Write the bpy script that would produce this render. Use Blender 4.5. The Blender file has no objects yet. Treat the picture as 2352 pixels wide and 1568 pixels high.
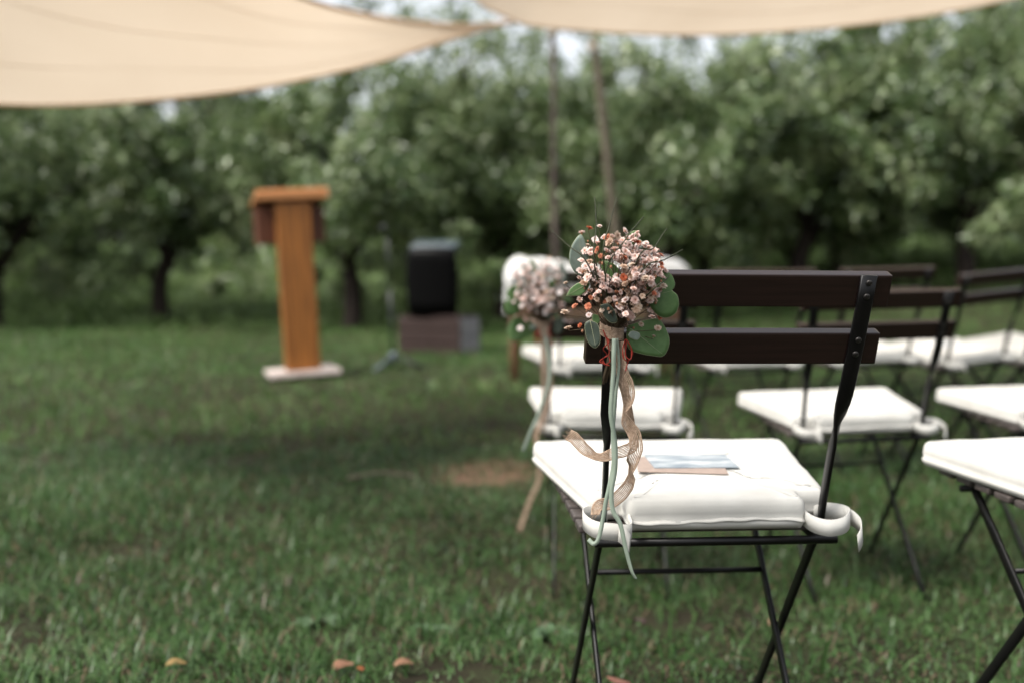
import bpy, bmesh, math, random
import numpy as np
from mathutils import Vector, Matrix, noise

random.seed(7)
rng = np.random.default_rng(7)
R = math.radians
scene = bpy.context.scene
col = scene.collection

# ------------------------------------------------------------------ camera, light, exposure
CAM_H = 0.786
PITCH = R(3.482)
FPX = 2613.0                      # focal length in pixels of a 2352 px wide frame (40 mm on 36 mm)
cam_d = bpy.data.cameras.new('camera')
cam = bpy.data.objects.new('camera', cam_d)
col.objects.link(cam)
cam.location = (0, 0, CAM_H)
cam.rotation_euler = (math.pi / 2 - PITCH, 0, 0)
cam_d.lens = 40
cam_d.sensor_width = 36
cam_d.clip_start = 0.05
cam_d.clip_end = 500
cam_d.dof.use_dof = True
cam_d.dof.focus_distance = 1.46
cam_d.dof.aperture_fstop = 2.3
cam_d.dof.aperture_blades = 0
scene.camera = cam

SUN_EL, SUN_AZ = R(56), R(-122)     # overcast: a soft, high sun behind the camera to the left
world = bpy.data.worlds.new('World')
scene.world = world
world.use_nodes = True
wn = world.node_tree.nodes
wl = world.node_tree.links
bg = wn['Background']
sky = wn.new('ShaderNodeTexSky')
sky.sky_type = 'NISHITA'
sky.sun_disc = False
sky.sun_elevation = SUN_EL
sky.sun_rotation = SUN_AZ
sky.air_density = 1.0
sky.dust_density = 4.0
hs = wn.new('ShaderNodeHueSaturation')
hs.inputs['Saturation'].default_value = 0.26     # cloud cover: nearly white light
wl.new(sky.outputs[0], hs.inputs['Color'])
wl.new(hs.outputs[0], bg.inputs[0])
bg.inputs[1].default_value = 0.12

sun_d = bpy.data.lights.new('sun', 'SUN')
sun = bpy.data.objects.new('sun', sun_d)
col.objects.link(sun)
sun_d.energy = 1.5
sun_d.angle = R(25)
sun_d.color = (1.0, 0.95, 0.86)
sdir = Vector((math.sin(SUN_AZ) * math.cos(SUN_EL), math.cos(SUN_AZ) * math.cos(SUN_EL), math.sin(SUN_EL)))
sun.rotation_euler = sdir.to_track_quat('Z', 'Y').to_euler()
sun.location = (0, 0, 20)

scene.view_settings.view_transform = 'Standard'
scene.view_settings.look = 'None'
scene.view_settings.exposure = 1.4
scene.view_settings.gamma = 1.0
scene.cycles.use_denoising = True
scene.cycles.max_bounces = 8
scene.cycles.transparent_max_bounces = 8

# ------------------------------------------------------------------ helpers
def at(px, py, d):
    """point at picture position px,py (2352 x 1568 frame) whose distance along the ground is d metres"""
    cx, cz = (px - 1176.0) / FPX, -(py - 784.0) / FPX
    v = Vector((cx, math.cos(PITCH) + cz * math.sin(PITCH), cz * math.cos(PITCH) - math.sin(PITCH)))
    v = v * (d / v.y)
    return Vector((v.x, v.y, v.z + CAM_H))

def ss(a, b, x):
    t = min(1.0, max(0.0, (x - a) / (b - a)))
    return t * t * (3 - 2 * t)

def ss_np(a, b, x):
    t = np.clip((x - a) / (b - a), 0, 1)
    return t * t * (3 - 2 * t)

def ground_np(x, y):
    z = -0.05 * ss_np(1.9, 2.8, y) * (1 - ss_np(3.0, 3.9, y))
    z = z + 0.12 * ss_np(4.6, 8.0, y)
    z = z + 0.85 * ss_np(13, 23, y)
    z = z + 0.60 * ss_np(1.0, 6.0, x) * ss_np(8, 15, y) * (1 - 0.7 * ss_np(13, 23, y))
    z = z + 0.012 * np.sin(x * 2.1 + 1.3 * np.sin(y * 0.9)) * np.sin(y * 1.7 + 0.7) * ss_np(3.5, 5, y)
    z = z + 0.006 * np.sin(x * 7.3 + y * 3.1) * np.sin(y * 6.1 - x * 2.2)
    return z

def gz(x, y):
    return float(ground_np(np.array([x]), np.array([y]))[0])

def tag(o, label=None, cat=None, group=None, kind=None):
    if label: o['label'] = label
    if cat: o['category'] = cat
    if group: o['group'] = group
    if kind: o['kind'] = kind
    return o

def empty(name, loc=(0, 0, 0), rot=(0, 0, 0)):
    o = bpy.data.objects.new(name, None)
    o.empty_display_size = 0.1
    o.location = loc
    o.rotation_euler = rot
    col.objects.link(o)
    return o

def link(name, me, m=None, parent=None, smooth=True):
    if m is not None and not me.materials:
        me.materials.append(m)
    if smooth:
        me.polygons.foreach_set('use_smooth', [True] * len(me.polygons))
    o = bpy.data.objects.new(name, me)
    col.objects.link(o)
    if parent is not None:
        o.parent = parent
    return o

def mesh_py(name, v, f):
    me = bpy.data.meshes.new(name)
    me.from_pydata([tuple(p) for p in v], [], f)
    me.update()
    return me

def mesh_tris(name, v, f):
    """fast mesh from arrays of vertices and triangles"""
    me = bpy.data.meshes.new(name)
    v = np.asarray(v, dtype=np.float32)
    f = np.asarray(f, dtype=np.int32)
    me.vertices.add(len(v))
    me.vertices.foreach_set('co', v.ravel())
    me.loops.add(f.size)
    me.loops.foreach_set('vertex_index', f.ravel())
    me.polygons.add(len(f))
    me.polygons.foreach_set('loop_start', np.arange(0, f.size, 3, dtype=np.int32))
    me.update(calc_edges=True)
    me.validate()
    return me

def box_mesh(name, sx, sy, sz, bev=0.0, segs=2, jitter=0.0, seed=0):
    bm = bmesh.new()
    bmesh.ops.create_cube(bm, size=1.0)
    bmesh.ops.scale(bm, vec=(sx, sy, sz), verts=bm.verts)
    if jitter:
        r = random.Random(seed)
        for v in bm.verts:
            v.co += Vector((r.uniform(-1, 1), r.uniform(-1, 1), r.uniform(-1, 1))) * jitter
    if bev:
        bmesh.ops.bevel(bm, geom=list(bm.edges), offset=bev, segments=segs, profile=0.6, affect='EDGES')
    me = bpy.data.meshes.new(name)
    bm.to_mesh(me)
    bm.free()
    return me

def catmull(pts, n=6):
    P = [Vector(p) for p in pts]
    if len(P) < 3:
        return P
    Q = [P[0] * 2 - P[1]] + P + [P[-1] * 2 - P[-2]]
    out = []
    for i in range(1, len(Q) - 2):
        a, b, c, d = Q[i - 1], Q[i], Q[i + 1], Q[i + 2]
        for k in range(n):
            t = k / n
            out.append(0.5 * ((2 * b) + (c - a) * t + (2 * a - 5 * b + 4 * c - d) * t * t + (3 * b - a - 3 * c + d) * t ** 3))
    out.append(P[-1])
    return out

class MB:
    def __init__(self):
        self.v = []
        self.f = []
    def tube(self, pts, rad, n=8, cap=True):
        pts = [Vector(p) for p in pts]
        if not hasattr(rad, '__len__'):
            rad = [rad] * len(pts)
        base = len(self.v)
        up = Vector((0.13, 0.31, 1)).normalized()
        prev = None
        for i, p in enumerate(pts):
            t = (pts[min(i + 1, len(pts) - 1)] - pts[max(i - 1, 0)])
            t = t.normalized() if t.length > 1e-9 else Vector((0, 0, 1))
            a = (prev if prev is not None else up)
            a = a - t * a.dot(t)
            if a.length < 1e-4:
                a = Vector((1, 0, 0)) - t * t.x
            a.normalize()
            b = t.cross(a)
            prev = a
            for k in range(n):
                w = 2 * math.pi * k / n
                self.v.append(p + (a * math.cos(w) + b * math.sin(w)) * rad[i])
        for i in range(len(pts) - 1):
            for k in range(n):
                k2 = (k + 1) % n
                self.f.append((base + i * n + k, base + i * n + k2, base + (i + 1) * n + k2, base + (i + 1) * n + k))
        if cap:
            self.f.append(tuple(base + k for k in reversed(range(n))))
            e = base + (len(pts) - 1) * n
            self.f.append(tuple(e + k for k in range(n)))
        return self
    def box(self, c, sx, sy, sz, M=None):
        b = len(self.v)
        for dx in (-.5, .5):
            for dy in (-.5, .5):
                for dz in (-.5, .5):
                    p = Vector((dx * sx, dy * sy, dz * sz))
                    if M is not None:
                        p = M @ p
                    self.v.append(Vector(c) + p)
        for q in ((0, 1, 3, 2), (4, 6, 7, 5), (0, 4, 5, 1), (2, 3, 7, 6), (0, 2, 6, 4), (1, 5, 7, 3)):
            self.f.append(tuple(b + i for i in q))
        return self
    def sheet(self, left, right, th=0.0):
        """a strip between two polylines; th gives it thickness"""
        n = len(left)
        b = len(self.v)
        if th == 0:
            for l, r in zip(left, right):
                self.v += [Vector(l), Vector(r)]
            for i in range(n - 1):
                self.f.append((b + 2 * i, b + 2 * i + 1, b + 2 * i + 3, b + 2 * i + 2))
            return self
        for i in range(n):
            l, r = Vector(left[i]), Vector(right[i])
            j, k = min(i + 1, n - 1), max(i - 1, 0)
            t = (Vector(left[j]) + Vector(right[j])) - (Vector(left[k]) + Vector(right[k]))
            nn = (r - l).cross(t)
            nn = nn.normalized() * (th / 2) if nn.length > 1e-12 else Vector((0, th / 2, 0))
            self.v += [l + nn, r + nn, r - nn, l - nn]
        for i in range(n - 1):
            for k in range(4):
                k2 = (k + 1) % 4
                self.f.append((b + 4 * i + k, b + 4 * i + k2, b + 4 * i + 4 + k2, b + 4 * i + 4 + k))
        self.f.append((b + 3, b + 2, b + 1, b))
        e = b + 4 * (n - 1)
        self.f.append((e, e + 1, e + 2, e + 3))
        return self
    def mesh(self, name):
        return mesh_py(name, self.v, self.f)
    def build(self, name, m, parent=None, smooth=True):
        return link(name, self.mesh(name), m, parent, smooth)

# ------------------------------------------------------------------ materials
def mat(name, rough=0.6, spec=0.5, color=(0.5, 0.5, 0.5)):
    m = bpy.data.materials.new(name)
    m.use_nodes = True
    b = m.node_tree.nodes['Principled BSDF']
    b.inputs['Roughness'].default_value = rough
    b.inputs['Specular IOR Level'].default_value = spec
    b.inputs['Base Color'].default_value = (*color, 1)
    return m, m.node_tree.nodes, m.node_tree.links, b

def ramp(N, stops, interp='LINEAR'):
    r = N.new('ShaderNodeValToRGB')
    r.color_ramp.interpolation = interp
    e = r.color_ramp.elements
    e[0].position, e[0].color = stops[0][0], (*stops[0][1], 1)
    e[1].position, e[1].color = stops[-1][0], (*stops[-1][1], 1)
    for p, c in stops[1:-1]:
        k = e.new(p)
        k.color = (*c, 1)
    return r

def noise_n(N, L, scale, detail=4, rough=0.55, coord='Object', stretch=None, dist=0.0):
    tc = N.new('ShaderNodeTexCoord')
    nz = N.new('ShaderNodeTexNoise')
    nz.inputs['Scale'].default_value = scale
    nz.inputs['Detail'].default_value = detail
    nz.inputs['Roughness'].default_value = rough
    nz.inputs['Distortion'].default_value = dist
    if stretch:
        mp = N.new('ShaderNodeMapping')
        mp.inputs['Scale'].default_value = stretch
        L.new(tc.outputs[coord], mp.inputs['Vector'])
        L.new(mp.outputs[0], nz.inputs['Vector'])
    else:
        L.new(tc.outputs[coord], nz.inputs['Vector'])
    return nz

def bump(N, L, b, src, strength, dist=0.002):
    bp = N.new('ShaderNodeBump')
    bp.inputs['Strength'].default_value = strength
    bp.inputs['Distance'].default_value = dist
    L.new(src, bp.inputs['Height'])
    L.new(bp.outputs[0], b.inputs['Normal'])

def simple(name, c1, c2, scale, rough=0.6, spec=0.5, stretch=None, bmp=0.0, bd=0.002, coord='Object', detail=4, metal=0.0):
    m, N, L, b = mat(name, rough, spec)
    nz = noise_n(N, L, scale, detail, coord=coord, stretch=stretch)
    r = ramp(N, [(0.3, c1), (0.7, c2)])
    L.new(nz.outputs['Fac'], r.inputs[0])
    L.new(r.outputs[0], b.inputs['Base Color'])
    b.inputs['Metallic'].default_value = metal
    if bmp:
        bump(N, L, b, nz.outputs['Fac'], bmp, bd)
    return m

M = {}
M['slat'] = simple('brown_stained_wood', (0.0085, 0.0036, 0.0029), (0.0175, 0.0078, 0.0062), 14, 0.5, 0.12, (0.5, 6, 14), 0.35, 0.0008)
_b = M['slat'].node_tree.nodes['Principled BSDF']      # rain-wet varnish
_b.inputs['Coat Weight'].default_value = 0.5
_b.inputs['Coat Roughness'].default_value = 0.2
_b.inputs['Coat IOR'].default_value = 1.75
M['seat_slat'] = simple('seat_slat_wood', (0.035, 0.028, 0.026), (0.075, 0.062, 0.056), 14, 0.45, 0.5, (0.5, 6, 14), 0.3, 0.0008)
M['metal'] = simple('black_steel', (0.002, 0.002, 0.0022), (0.0045, 0.004, 0.004), 60, 0.38, 0.28, None, 0.15, 0.0004)
M['screw'] = simple('screw_steel', (0.02, 0.018, 0.017), (0.08, 0.075, 0.07), 300, 0.4, 0.5, None, 0.1, 0.0003, metal=0.8)
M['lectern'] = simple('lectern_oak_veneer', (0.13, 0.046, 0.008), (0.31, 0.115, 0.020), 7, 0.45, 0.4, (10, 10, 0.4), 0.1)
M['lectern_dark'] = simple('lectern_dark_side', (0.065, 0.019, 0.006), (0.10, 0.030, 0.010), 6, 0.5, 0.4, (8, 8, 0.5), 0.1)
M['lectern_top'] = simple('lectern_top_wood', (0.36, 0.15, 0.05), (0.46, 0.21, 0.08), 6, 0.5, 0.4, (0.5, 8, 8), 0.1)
M['base_white'] = simple('pale_base_board', (0.42, 0.35, 0.32), (0.58, 0.50, 0.46), 12, 0.55, 0.4)
M['speaker'] = simple('black_speaker_plastic', (0.0015, 0.0015, 0.0015), (0.003, 0.003, 0.003), 80, 0.4, 0.08, None, 0.2, 0.001)
M['grille'] = simple('speaker_grille', (0.0012, 0.0012, 0.0012), (0.003, 0.003, 0.003), 400, 0.8, 0.05, None, 0.3, 0.001)
M['crate'] = simple('old_crate_wood', (0.018, 0.010, 0.009), (0.052, 0.034, 0.029), 9, 0.75, 0.2, (1, 5, 12), 0.4, 0.002)
M['crate_end'] = simple('lit_grey_board', (0.17, 0.165, 0.17), (0.29, 0.28, 0.285), 9, 0.75, 0.2, (5, 1, 12), 0.4, 0.002)  # end boards paler than the sides: light on them painted into the colour
M['pole_grey'] = simple('weathered_pole', (0.085, 0.07, 0.05), (0.17, 0.145, 0.105), 6, 0.75, 0.2, (6, 6, 0.7), 0.4, 0.004)
M['pole_dark'] = simple('dark_pole', (0.045, 0.035, 0.030), (0.13, 0.10, 0.088), 2, 0.75, 0.2, (6, 6, 0.9), 0.4, 0.004)
M['bench_wood'] = simple('bench_wood', (0.09, 0.045, 0.022), (0.18, 0.095, 0.05), 8, 0.55, 0.4, (1, 6, 8), 0.2)
M['bark'] = simple('orchard_bark', (0.012, 0.009, 0.008), (0.045, 0.034, 0.027), 9, 0.9, 0.2, (3, 3, 0.6), 0.8, 0.02)
M['stem'] = simple('dry_stem', (0.045, 0.030, 0.018), (0.09, 0.065, 0.035), 90, 0.7, 0.3)
M['twig'] = simple('dark_twig', (0.012, 0.014, 0.006), (0.04, 0.045, 0.018), 200, 0.6, 0.3, None, 0.5, 0.001)
M['thread'] = simple('red_raffia', (0.12, 0.008, 0.004), (0.27, 0.022, 0.009), 150, 0.7, 0.3)
M['sage'] = simple('sage_satin_ribbon', (0.165, 0.205, 0.16), (0.23, 0.275, 0.22), 30, 0.5, 0.4)
M['burlap'] = simple('burlap_strands', (0.20, 0.135, 0.092), (0.37, 0.27, 0.195), 260, 0.85, 0.2, None, 0.4, 0.0006)
M['rope'] = simple('sail_rope', (0.35, 0.30, 0.24), (0.5, 0.45, 0.38), 40, 0.8, 0.2)
M['mic'] = simple('stand_steel', (0.010, 0.010, 0.012), (0.022, 0.022, 0.026), 30, 0.3, 0.5, metal=0.0)
M['mic_bright'] = simple('stand_aluminium', (0.16, 0.19, 0.22), (0.26, 0.30, 0.34), 30, 0.4, 0.5, metal=0.6)
M['bud'] = simple('flower_bud', (0.16, 0.065, 0.030), (0.40, 0.20, 0.12), 400, 0.7, 0.3)

def cushion_mat():
    m, N, L, b = mat('white_canvas', 0.85, 0.2)
    nz = noise_n(N, L, 9, 5)
    r = ramp(N, [(0.25, (0.42, 0.405, 0.37)), (0.6, (0.51, 0.50, 0.465))])
    L.new(nz.outputs['Fac'], r.inputs[0])
    L.new(r.outputs[0], b.inputs['Base Color'])
    wv = noise_n(N, L, 700, 2)
    mix = N.new('ShaderNodeMath'); mix.operation = 'MULTIPLY_ADD'
    mix.inputs[1].default_value = 0.25
    n3 = noise_n(N, L, 14, 3, stretch=(1, 2.2, 1))
    L.new(wv.outputs['Fac'], mix.inputs[0]); L.new(n3.outputs['Fac'], mix.inputs[2])
    bump(N, L, b, mix.outputs[0], 0.4, 0.0025)
    return m
M['cushion'] = cushion_mat()

def fur_mat():
    m, N, L, b = mat('white_fleece', 0.9, 0.1)
    nz = noise_n(N, L, 14, 5)
    r = ramp(N, [(0.3, (0.66, 0.66, 0.64)), (0.65, (0.82, 0.82, 0.80))])
    L.new(nz.outputs['Fac'], r.inputs[0])
    L.new(r.outputs[0], b.inputs['Base Color'])
    bump(N, L, b, nz.outputs['Fac'], 1.0, 0.03)
    return m
M['fur'] = fur_mat()

def sail_mat():
    m, N, L, b = mat('beige_shade_cloth', 0.85, 0.15)
    nz = noise_n(N, L, 1.4, 4, stretch=(1, 0.35, 1))
    r = ramp(N, [(0.3, (0.75, 0.61, 0.465)), (0.7, (0.83, 0.69, 0.54))])
    L.new(nz.outputs['Fac'], r.inputs[0])
    L.new(r.outputs[0], b.inputs['Base Color'])
    tr = N.new('ShaderNodeBsdfTranslucent')
    L.new(r.outputs[0], tr.inputs['Color'])
    mx = N.new('ShaderNodeMixShader')
    mx.inputs[0].default_value = 0.36
    L.new(b.outputs[0], mx.inputs[1]); L.new(tr.outputs[0], mx.inputs[2])
    L.new(mx.outputs[0], N['Material Output'].inputs['Surface'])
    return m
M['sail'] = sail_mat()

def leaf_mat(name, stops, rough=0.4, spec=0.5, transl=0.35, dry=0.0, pos_scale=0.6):
    m, N, L, b = mat(name, rough, spec)
    geo = N.new('ShaderNodeNewGeometry')
    r = ramp(N, stops)
    nz = noise_n(N, L, pos_scale, 3)
    mt = N.new('ShaderNodeMath'); mt.operation = 'MULTIPLY_ADD'
    mt.inputs[1].default_value = 0.55
    sub = N.new('ShaderNodeMath'); sub.operation = 'MULTIPLY_ADD'
    sub.inputs[1].default_value = 1.3; sub.inputs[2].default_value = -0.43
    L.new(nz.outputs['Fac'], sub.inputs[0])
    L.new(geo.outputs['Random Per Island'], mt.inputs[0])
    L.new(sub.outputs[0], mt.inputs[2])
    L.new(mt.outputs[0], r.inputs[0])
    csock = r.outputs[0]
    if dry:
        fr = N.new('ShaderNodeMath'); fr.operation = 'MULTIPLY'; fr.inputs[1].default_value = 37.7
        L.new(geo.outputs['Random Per Island'], fr.inputs[0])
        fr2 = N.new('ShaderNodeMath'); fr2.operation = 'FRACT'; L.new(fr.outputs[0], fr2.inputs[0])
        gt = N.new('ShaderNodeMath'); gt.operation = 'LESS_THAN'; gt.inputs[1].default_value = dry
        L.new(fr2.outputs[0], gt.inputs[0])
        dm = N.new('ShaderNodeMix'); dm.data_type = 'RGBA'
        L.new(gt.outputs[0], dm.inputs[0]); L.new(csock, dm.inputs[6])
        dm.inputs[7].default_value = (0.115, 0.085, 0.050, 1)
        csock = dm.outputs[2]
    L.new(csock, b.inputs['Base Color'])
    tr = N.new('ShaderNodeBsdfTranslucent')
    L.new(csock, tr.inputs['Color'])
    mx = N.new('ShaderNodeMixShader')
    mx.inputs[0].default_value = transl
    L.new(b.outputs[0], mx.inputs[1]); L.new(tr.outputs[0], mx.inputs[2])
    L.new(mx.outputs[0], N['Material Output'].inputs['Surface'])
    return m
M['foliage'] = leaf_mat('apple_foliage', [(0.0, (0.024, 0.046, 0.013)), (0.34, (0.082, 0.135, 0.044)), (0.62, (0.185, 0.245, 0.100)), (1.0, (0.34, 0.38, 0.22))], 0.30, 0.7, 0.36, pos_scale=1.1)
M['foliage2'] = leaf_mat('rear_foliage', [(0.0, (0.035, 0.058, 0.026)), (0.5, (0.095, 0.130, 0.065)), (1.0, (0.18, 0.21, 0.13))], 0.42, 0.5, 0.35)
M['weeds'] = leaf_mat('nettle_green', [(0.0, (0.10, 0.165, 0.045)), (0.5, (0.17, 0.255, 0.085)), (1.0, (0.25, 0.33, 0.16))], 0.5, 0.4, 0.4)
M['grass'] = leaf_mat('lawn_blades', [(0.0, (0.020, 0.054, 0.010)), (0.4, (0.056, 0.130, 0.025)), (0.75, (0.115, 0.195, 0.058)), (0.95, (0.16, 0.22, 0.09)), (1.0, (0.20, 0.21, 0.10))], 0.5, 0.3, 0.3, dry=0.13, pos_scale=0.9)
M['grass_near'] = leaf_mat('shade_toned_lawn_blades', [(0.0, (0.009, 0.026, 0.005)), (0.4, (0.029, 0.075, 0.015)), (0.75, (0.066, 0.130, 0.038)), (0.95, (0.13, 0.19, 0.088)), (1.0, (0.19, 0.21, 0.12))], 0.42, 0.45, 0.3, dry=0.13, pos_scale=1.6)  # same lawn, greyed and darkened: foreground shade is put into the colour

def ground_mat():
    m, N, L, b = mat('turf_soil', 0.95, 0.15)
    nz = noise_n(N, L, 3.5, 8, 0.65)
    r = ramp(N, [(0.28, (0.016, 0.011, 0.008)), (0.5, (0.030, 0.028, 0.014)), (0.72, (0.034, 0.050, 0.018))])
    L.new(nz.outputs['Fac'], r.inputs[0])
    # sandy bare earth: an irregular worn spot beside the second row
    tc = N.new('ShaderNodeTexCoord')
    mp = N.new('ShaderNodeMapping')
    mp.inputs['Location'].default_value = (0.08 / 0.26, -4.50 / 0.40, 0)
    mp.inputs['Scale'].default_value = (1 / 0.26, 1 / 0.40, 0)
    L.new(tc.outputs['Object'], mp.inputs['Vector'])
    ln = N.new('ShaderNodeVectorMath'); ln.operation = 'LENGTH'
    L.new(mp.outputs[0], ln.inputs[0])
    n2 = noise_n(N, L, 9, 7, 0.7)
    add = N.new('ShaderNodeMath'); add.operation = 'MULTIPLY_ADD'
    add.inputs[1].default_value = 1.6
    L.new(n2.outputs['Fac'], add.inputs[0]); L.new(ln.outputs['Value'], add.inputs[2])
    mr = N.new('ShaderNodeMapRange')
    mr.inputs['From Min'].default_value = 1.95; mr.inputs['From Max'].default_value = 1.45
    L.new(add.outputs[0], mr.inputs['Value'])
    n3 = noise_n(N, L, 40, 4)
    sand = ramp(N, [(0.3, (0.12, 0.075, 0.047)), (0.7, (0.29, 0.185, 0.12))])
    L.new(n3.outputs['Fac'], sand.inputs[0])
    mx = N.new('ShaderNodeMix'); mx.data_type = 'RGBA'
    L.new(mr.outputs[0], mx.inputs[0]); L.new(r.outputs[0], mx.inputs[6]); L.new(sand.outputs[0], mx.inputs[7])
    L.new(mx.outputs[2], b.inputs['Base Color'])
    n4 = noise_n(N, L, 30, 6, 0.7)
    bump(N, L, b, n4.outputs['Fac'], 0.9, 0.03)
    return m
M['ground'] = ground_mat()

# ------------------------------------------------------------------ ground sheet
def axis(a, b, fine_a, fine_b, step, coarse):
    s = list(np.arange(fine_a, fine_b + 1e-6, step))
    lo, hi, k = [], [], step
    x = fine_a
    while x > a:
        k = min(coarse, k * 1.25); x -= k; lo.append(x)
    x, k = fine_b, step
    while x < b:
        k = min(coarse, k * 1.25); x += k; hi.append(x)
    return np.array(lo[::-1] + s + hi)
gx = axis(-160, 160, -8, 8, 0.16, 12)
gy = axis(-60, 260, 0, 20, 0.16, 12)
X, Y = np.meshgrid(gx, gy)
Z = ground_np(X.ravel(), Y.ravel())
gv = np.stack([X.ravel(), Y.ravel(), Z], 1)
nx, ny = len(gx), len(gy)
ii, jj = np.meshgrid(np.arange(nx - 1), np.arange(ny - 1))
a0 = (jj * nx + ii).ravel()
gf = np.concatenate([np.stack([a0, a0 + 1, a0 + nx + 1], 1), np.stack([a0, a0 + nx + 1, a0 + nx], 1)])
tag(link('ground', mesh_tris('ground', gv, gf), M['ground']), kind='structure')

# ------------------------------------------------------------------ grass (uncountable)
def bare(x, y):
    """how worn the turf is, 0..1"""
    q = ((x + 0.08) / 0.24) ** 2 + ((y - 4.50) / 0.36) ** 2
    w = np.clip(1.2 - q, 0, 1) * 0.85
    n = np.sin(x * 3.1 + 1.7 * np.sin(y * 2.3)) * np.sin(y * 2.7 + 1.1 * np.sin(x * 4.1)) + 0.5 * np.sin(x * 8.3 + 2.0) * np.sin(y * 9.1)
    w2 = np.clip((n - 0.30) * 1.3, 0, 0.88) * (1 - ss_np(5, 7, y))
    return np.maximum(w, w2)

def grass_mesh(name, n, y0, y1, h0, h1, w0, spread, lean):
    # density even over the ground, only where the lens could look from about here
    y = np.sqrt(rng.uniform(y0 ** 2, y1 ** 2, n))
    half = y * 0.52 + 0.6
    x = rng.uniform(-1, 1, n) * half
    keep = rng.uniform(0, 1, n) > bare(x, y)
    x, y = x[keep], y[keep]
    n = len(x)
    # tufts
    k = rng.integers(0, n, n)
    t = rng.uniform(0, 1, n) < 0.45
    x = np.where(t, x[k] + rng.normal(0, spread, n), x)
    y = np.where(t, y[k] + rng.normal(0, spread, n), y)
    z = ground_np(x, y)
    patch = 0.75 + 0.35 * np.sin(x * 1.7 + np.sin(y * 1.3) * 2) * np.sin(y * 1.9 + 0.5)
    h = rng.uniform(h0, h1, n) * patch
    w = w0 * rng.uniform(0.6, 1.3, n)
    az = rng.uniform(0, 2 * np.pi, n)
    ln = np.abs(rng.normal(lean, 0.35, n))
    d = np.stack([np.cos(az), np.sin(az), np.zeros(n)], 1)
    s = np.stack([-np.sin(az), np.cos(az), np.zeros(n)], 1)
    b = np.stack([x, y, z - 0.004], 1)
    up = np.array([0, 0, 1.0])
    bend1 = d * (np.sin(ln * 0.6) * h * 0.55)[:, None] + up * (np.cos(ln * 0.6) * h * 0.55)[:, None]
    bend2 = bend1 + d * (np.sin(np.minimum(ln * 1.9, 2.2)) * h * 0.5)[:, None] + up * (np.cos(np.minimum(ln * 1.9, 2.2)) * h * 0.5)[:, None]
    ws = s * w[:, None] * 0.5
    v = np.stack([b - ws, b + ws, b + bend1 - ws * 0.85, b + bend1 + ws * 0.85, b + bend2], 1).reshape(-1, 3)
    o = np.arange(n) * 5
    f = np.stack([o, o + 1, o + 3, o, o + 3, o + 2, o + 2, o + 3, o + 4], 1).reshape(-1, 3)
    return mesh_tris(name, v, f)

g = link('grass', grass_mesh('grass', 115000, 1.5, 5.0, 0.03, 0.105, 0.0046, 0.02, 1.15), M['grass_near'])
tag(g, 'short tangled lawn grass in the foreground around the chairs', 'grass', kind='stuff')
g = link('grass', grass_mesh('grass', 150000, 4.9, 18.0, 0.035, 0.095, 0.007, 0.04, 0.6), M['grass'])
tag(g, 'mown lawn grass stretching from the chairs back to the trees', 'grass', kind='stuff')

def tuft_mesh(name, ntuft, per, y0, y1):
    ty = np.sqrt(rng.uniform(y0 ** 2, y1 ** 2, ntuft))
    tx = rng.uniform(-1, 1, ntuft) * (ty * 0.52 + 0.6)
    k = rng.integers(0, ntuft, ntuft * per)
    n = len(k)
    x, y = tx[k] + rng.normal(0, 0.035, n), ty[k] + rng.normal(0, 0.035, n)
    h = rng.uniform(0.05, 0.13, n) * rng.uniform(0.6, 1.1, ntuft)[k]
    w = 0.005 * rng.uniform(0.7, 1.4, n)
    az = np.arctan2(y - ty[k], x - tx[k]) + rng.normal(0, 0.7, n)
    ln = np.abs(rng.normal(1.15, 0.4, n))
    d = np.stack([np.cos(az), np.sin(az), 0 * az], 1)
    sd = np.stack([-np.sin(az), np.cos(az), 0 * az], 1) * (w * 0.5)[:, None]
    up = np.array([0, 0, 1.0])
    b = np.stack([x, y, ground_np(x, y) - 0.004], 1)
    seg = []
    p = b
    for q, fr in enumerate((0.0, 0.4, 0.35, 0.25)):
        a = np.minimum(ln * (0.3 + 0.75 * q), 2.3)
        p = p + (d * np.sin(a)[:, None] + up * np.cos(a)[:, None]) * (h * fr)[:, None]
        seg.append(p)
    v = np.stack([seg[0] - sd, seg[0] + sd, seg[1] - sd, seg[1] + sd, seg[2] - sd * .7, seg[2] + sd * .7, seg[3]], 1).reshape(-1, 3)
    o = np.arange(n) * 7
    f = np.stack([o, o + 1, o + 3, o, o + 3, o + 2, o + 2, o + 3, o + 5, o + 2, o + 5, o + 4, o + 4, o + 5, o + 6], 1).reshape(-1, 3)
    return mesh_tris(name, v, f)
g = link('grass_tufts', tuft_mesh('grass_tufts', 1900, 16, 1.6, 10.5), M['grass_near'])
tag(g, 'longer uneven grass tufts standing out of the lawn', 'grass', kind='stuff')

# tall weeds under and beyond the trees
def leaf_cloud(name, c, nrm, L0, L1, ratio):
    n = len(c)
    L = rng.uniform(L0, L1, n)
    a = rng.normal(0, 1, (n, 3))
    a[:, 2] -= 0.25
    a /= np.linalg.norm(a, axis=1)[:, None]
    nn = nrm + rng.normal(0, 0.42, (n, 3))
    nn -= a * np.sum(nn * a, 1)[:, None]
    nn /= np.maximum(np.linalg.norm(nn, axis=1)[:, None], 1e-6)
    s = np.cross(a, nn)
    W = (L * ratio * 0.5)[:, None]
    L = L[:, None]
    fold = nn * (W * 0.35)
    v = np.stack([c, c + a * L * 0.45 - s * W + fold, c + a * L * 0.45 + s * W + fold, c + a * L - nn * L * 0.12], 1).reshape(-1, 3)
    o = np.arange(n) * 4
    f = np.stack([o, o + 2, o + 3, o, o + 3, o + 1], 1).reshape(-1, 3)
    return mesh_tris(name, v, f)

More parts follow.
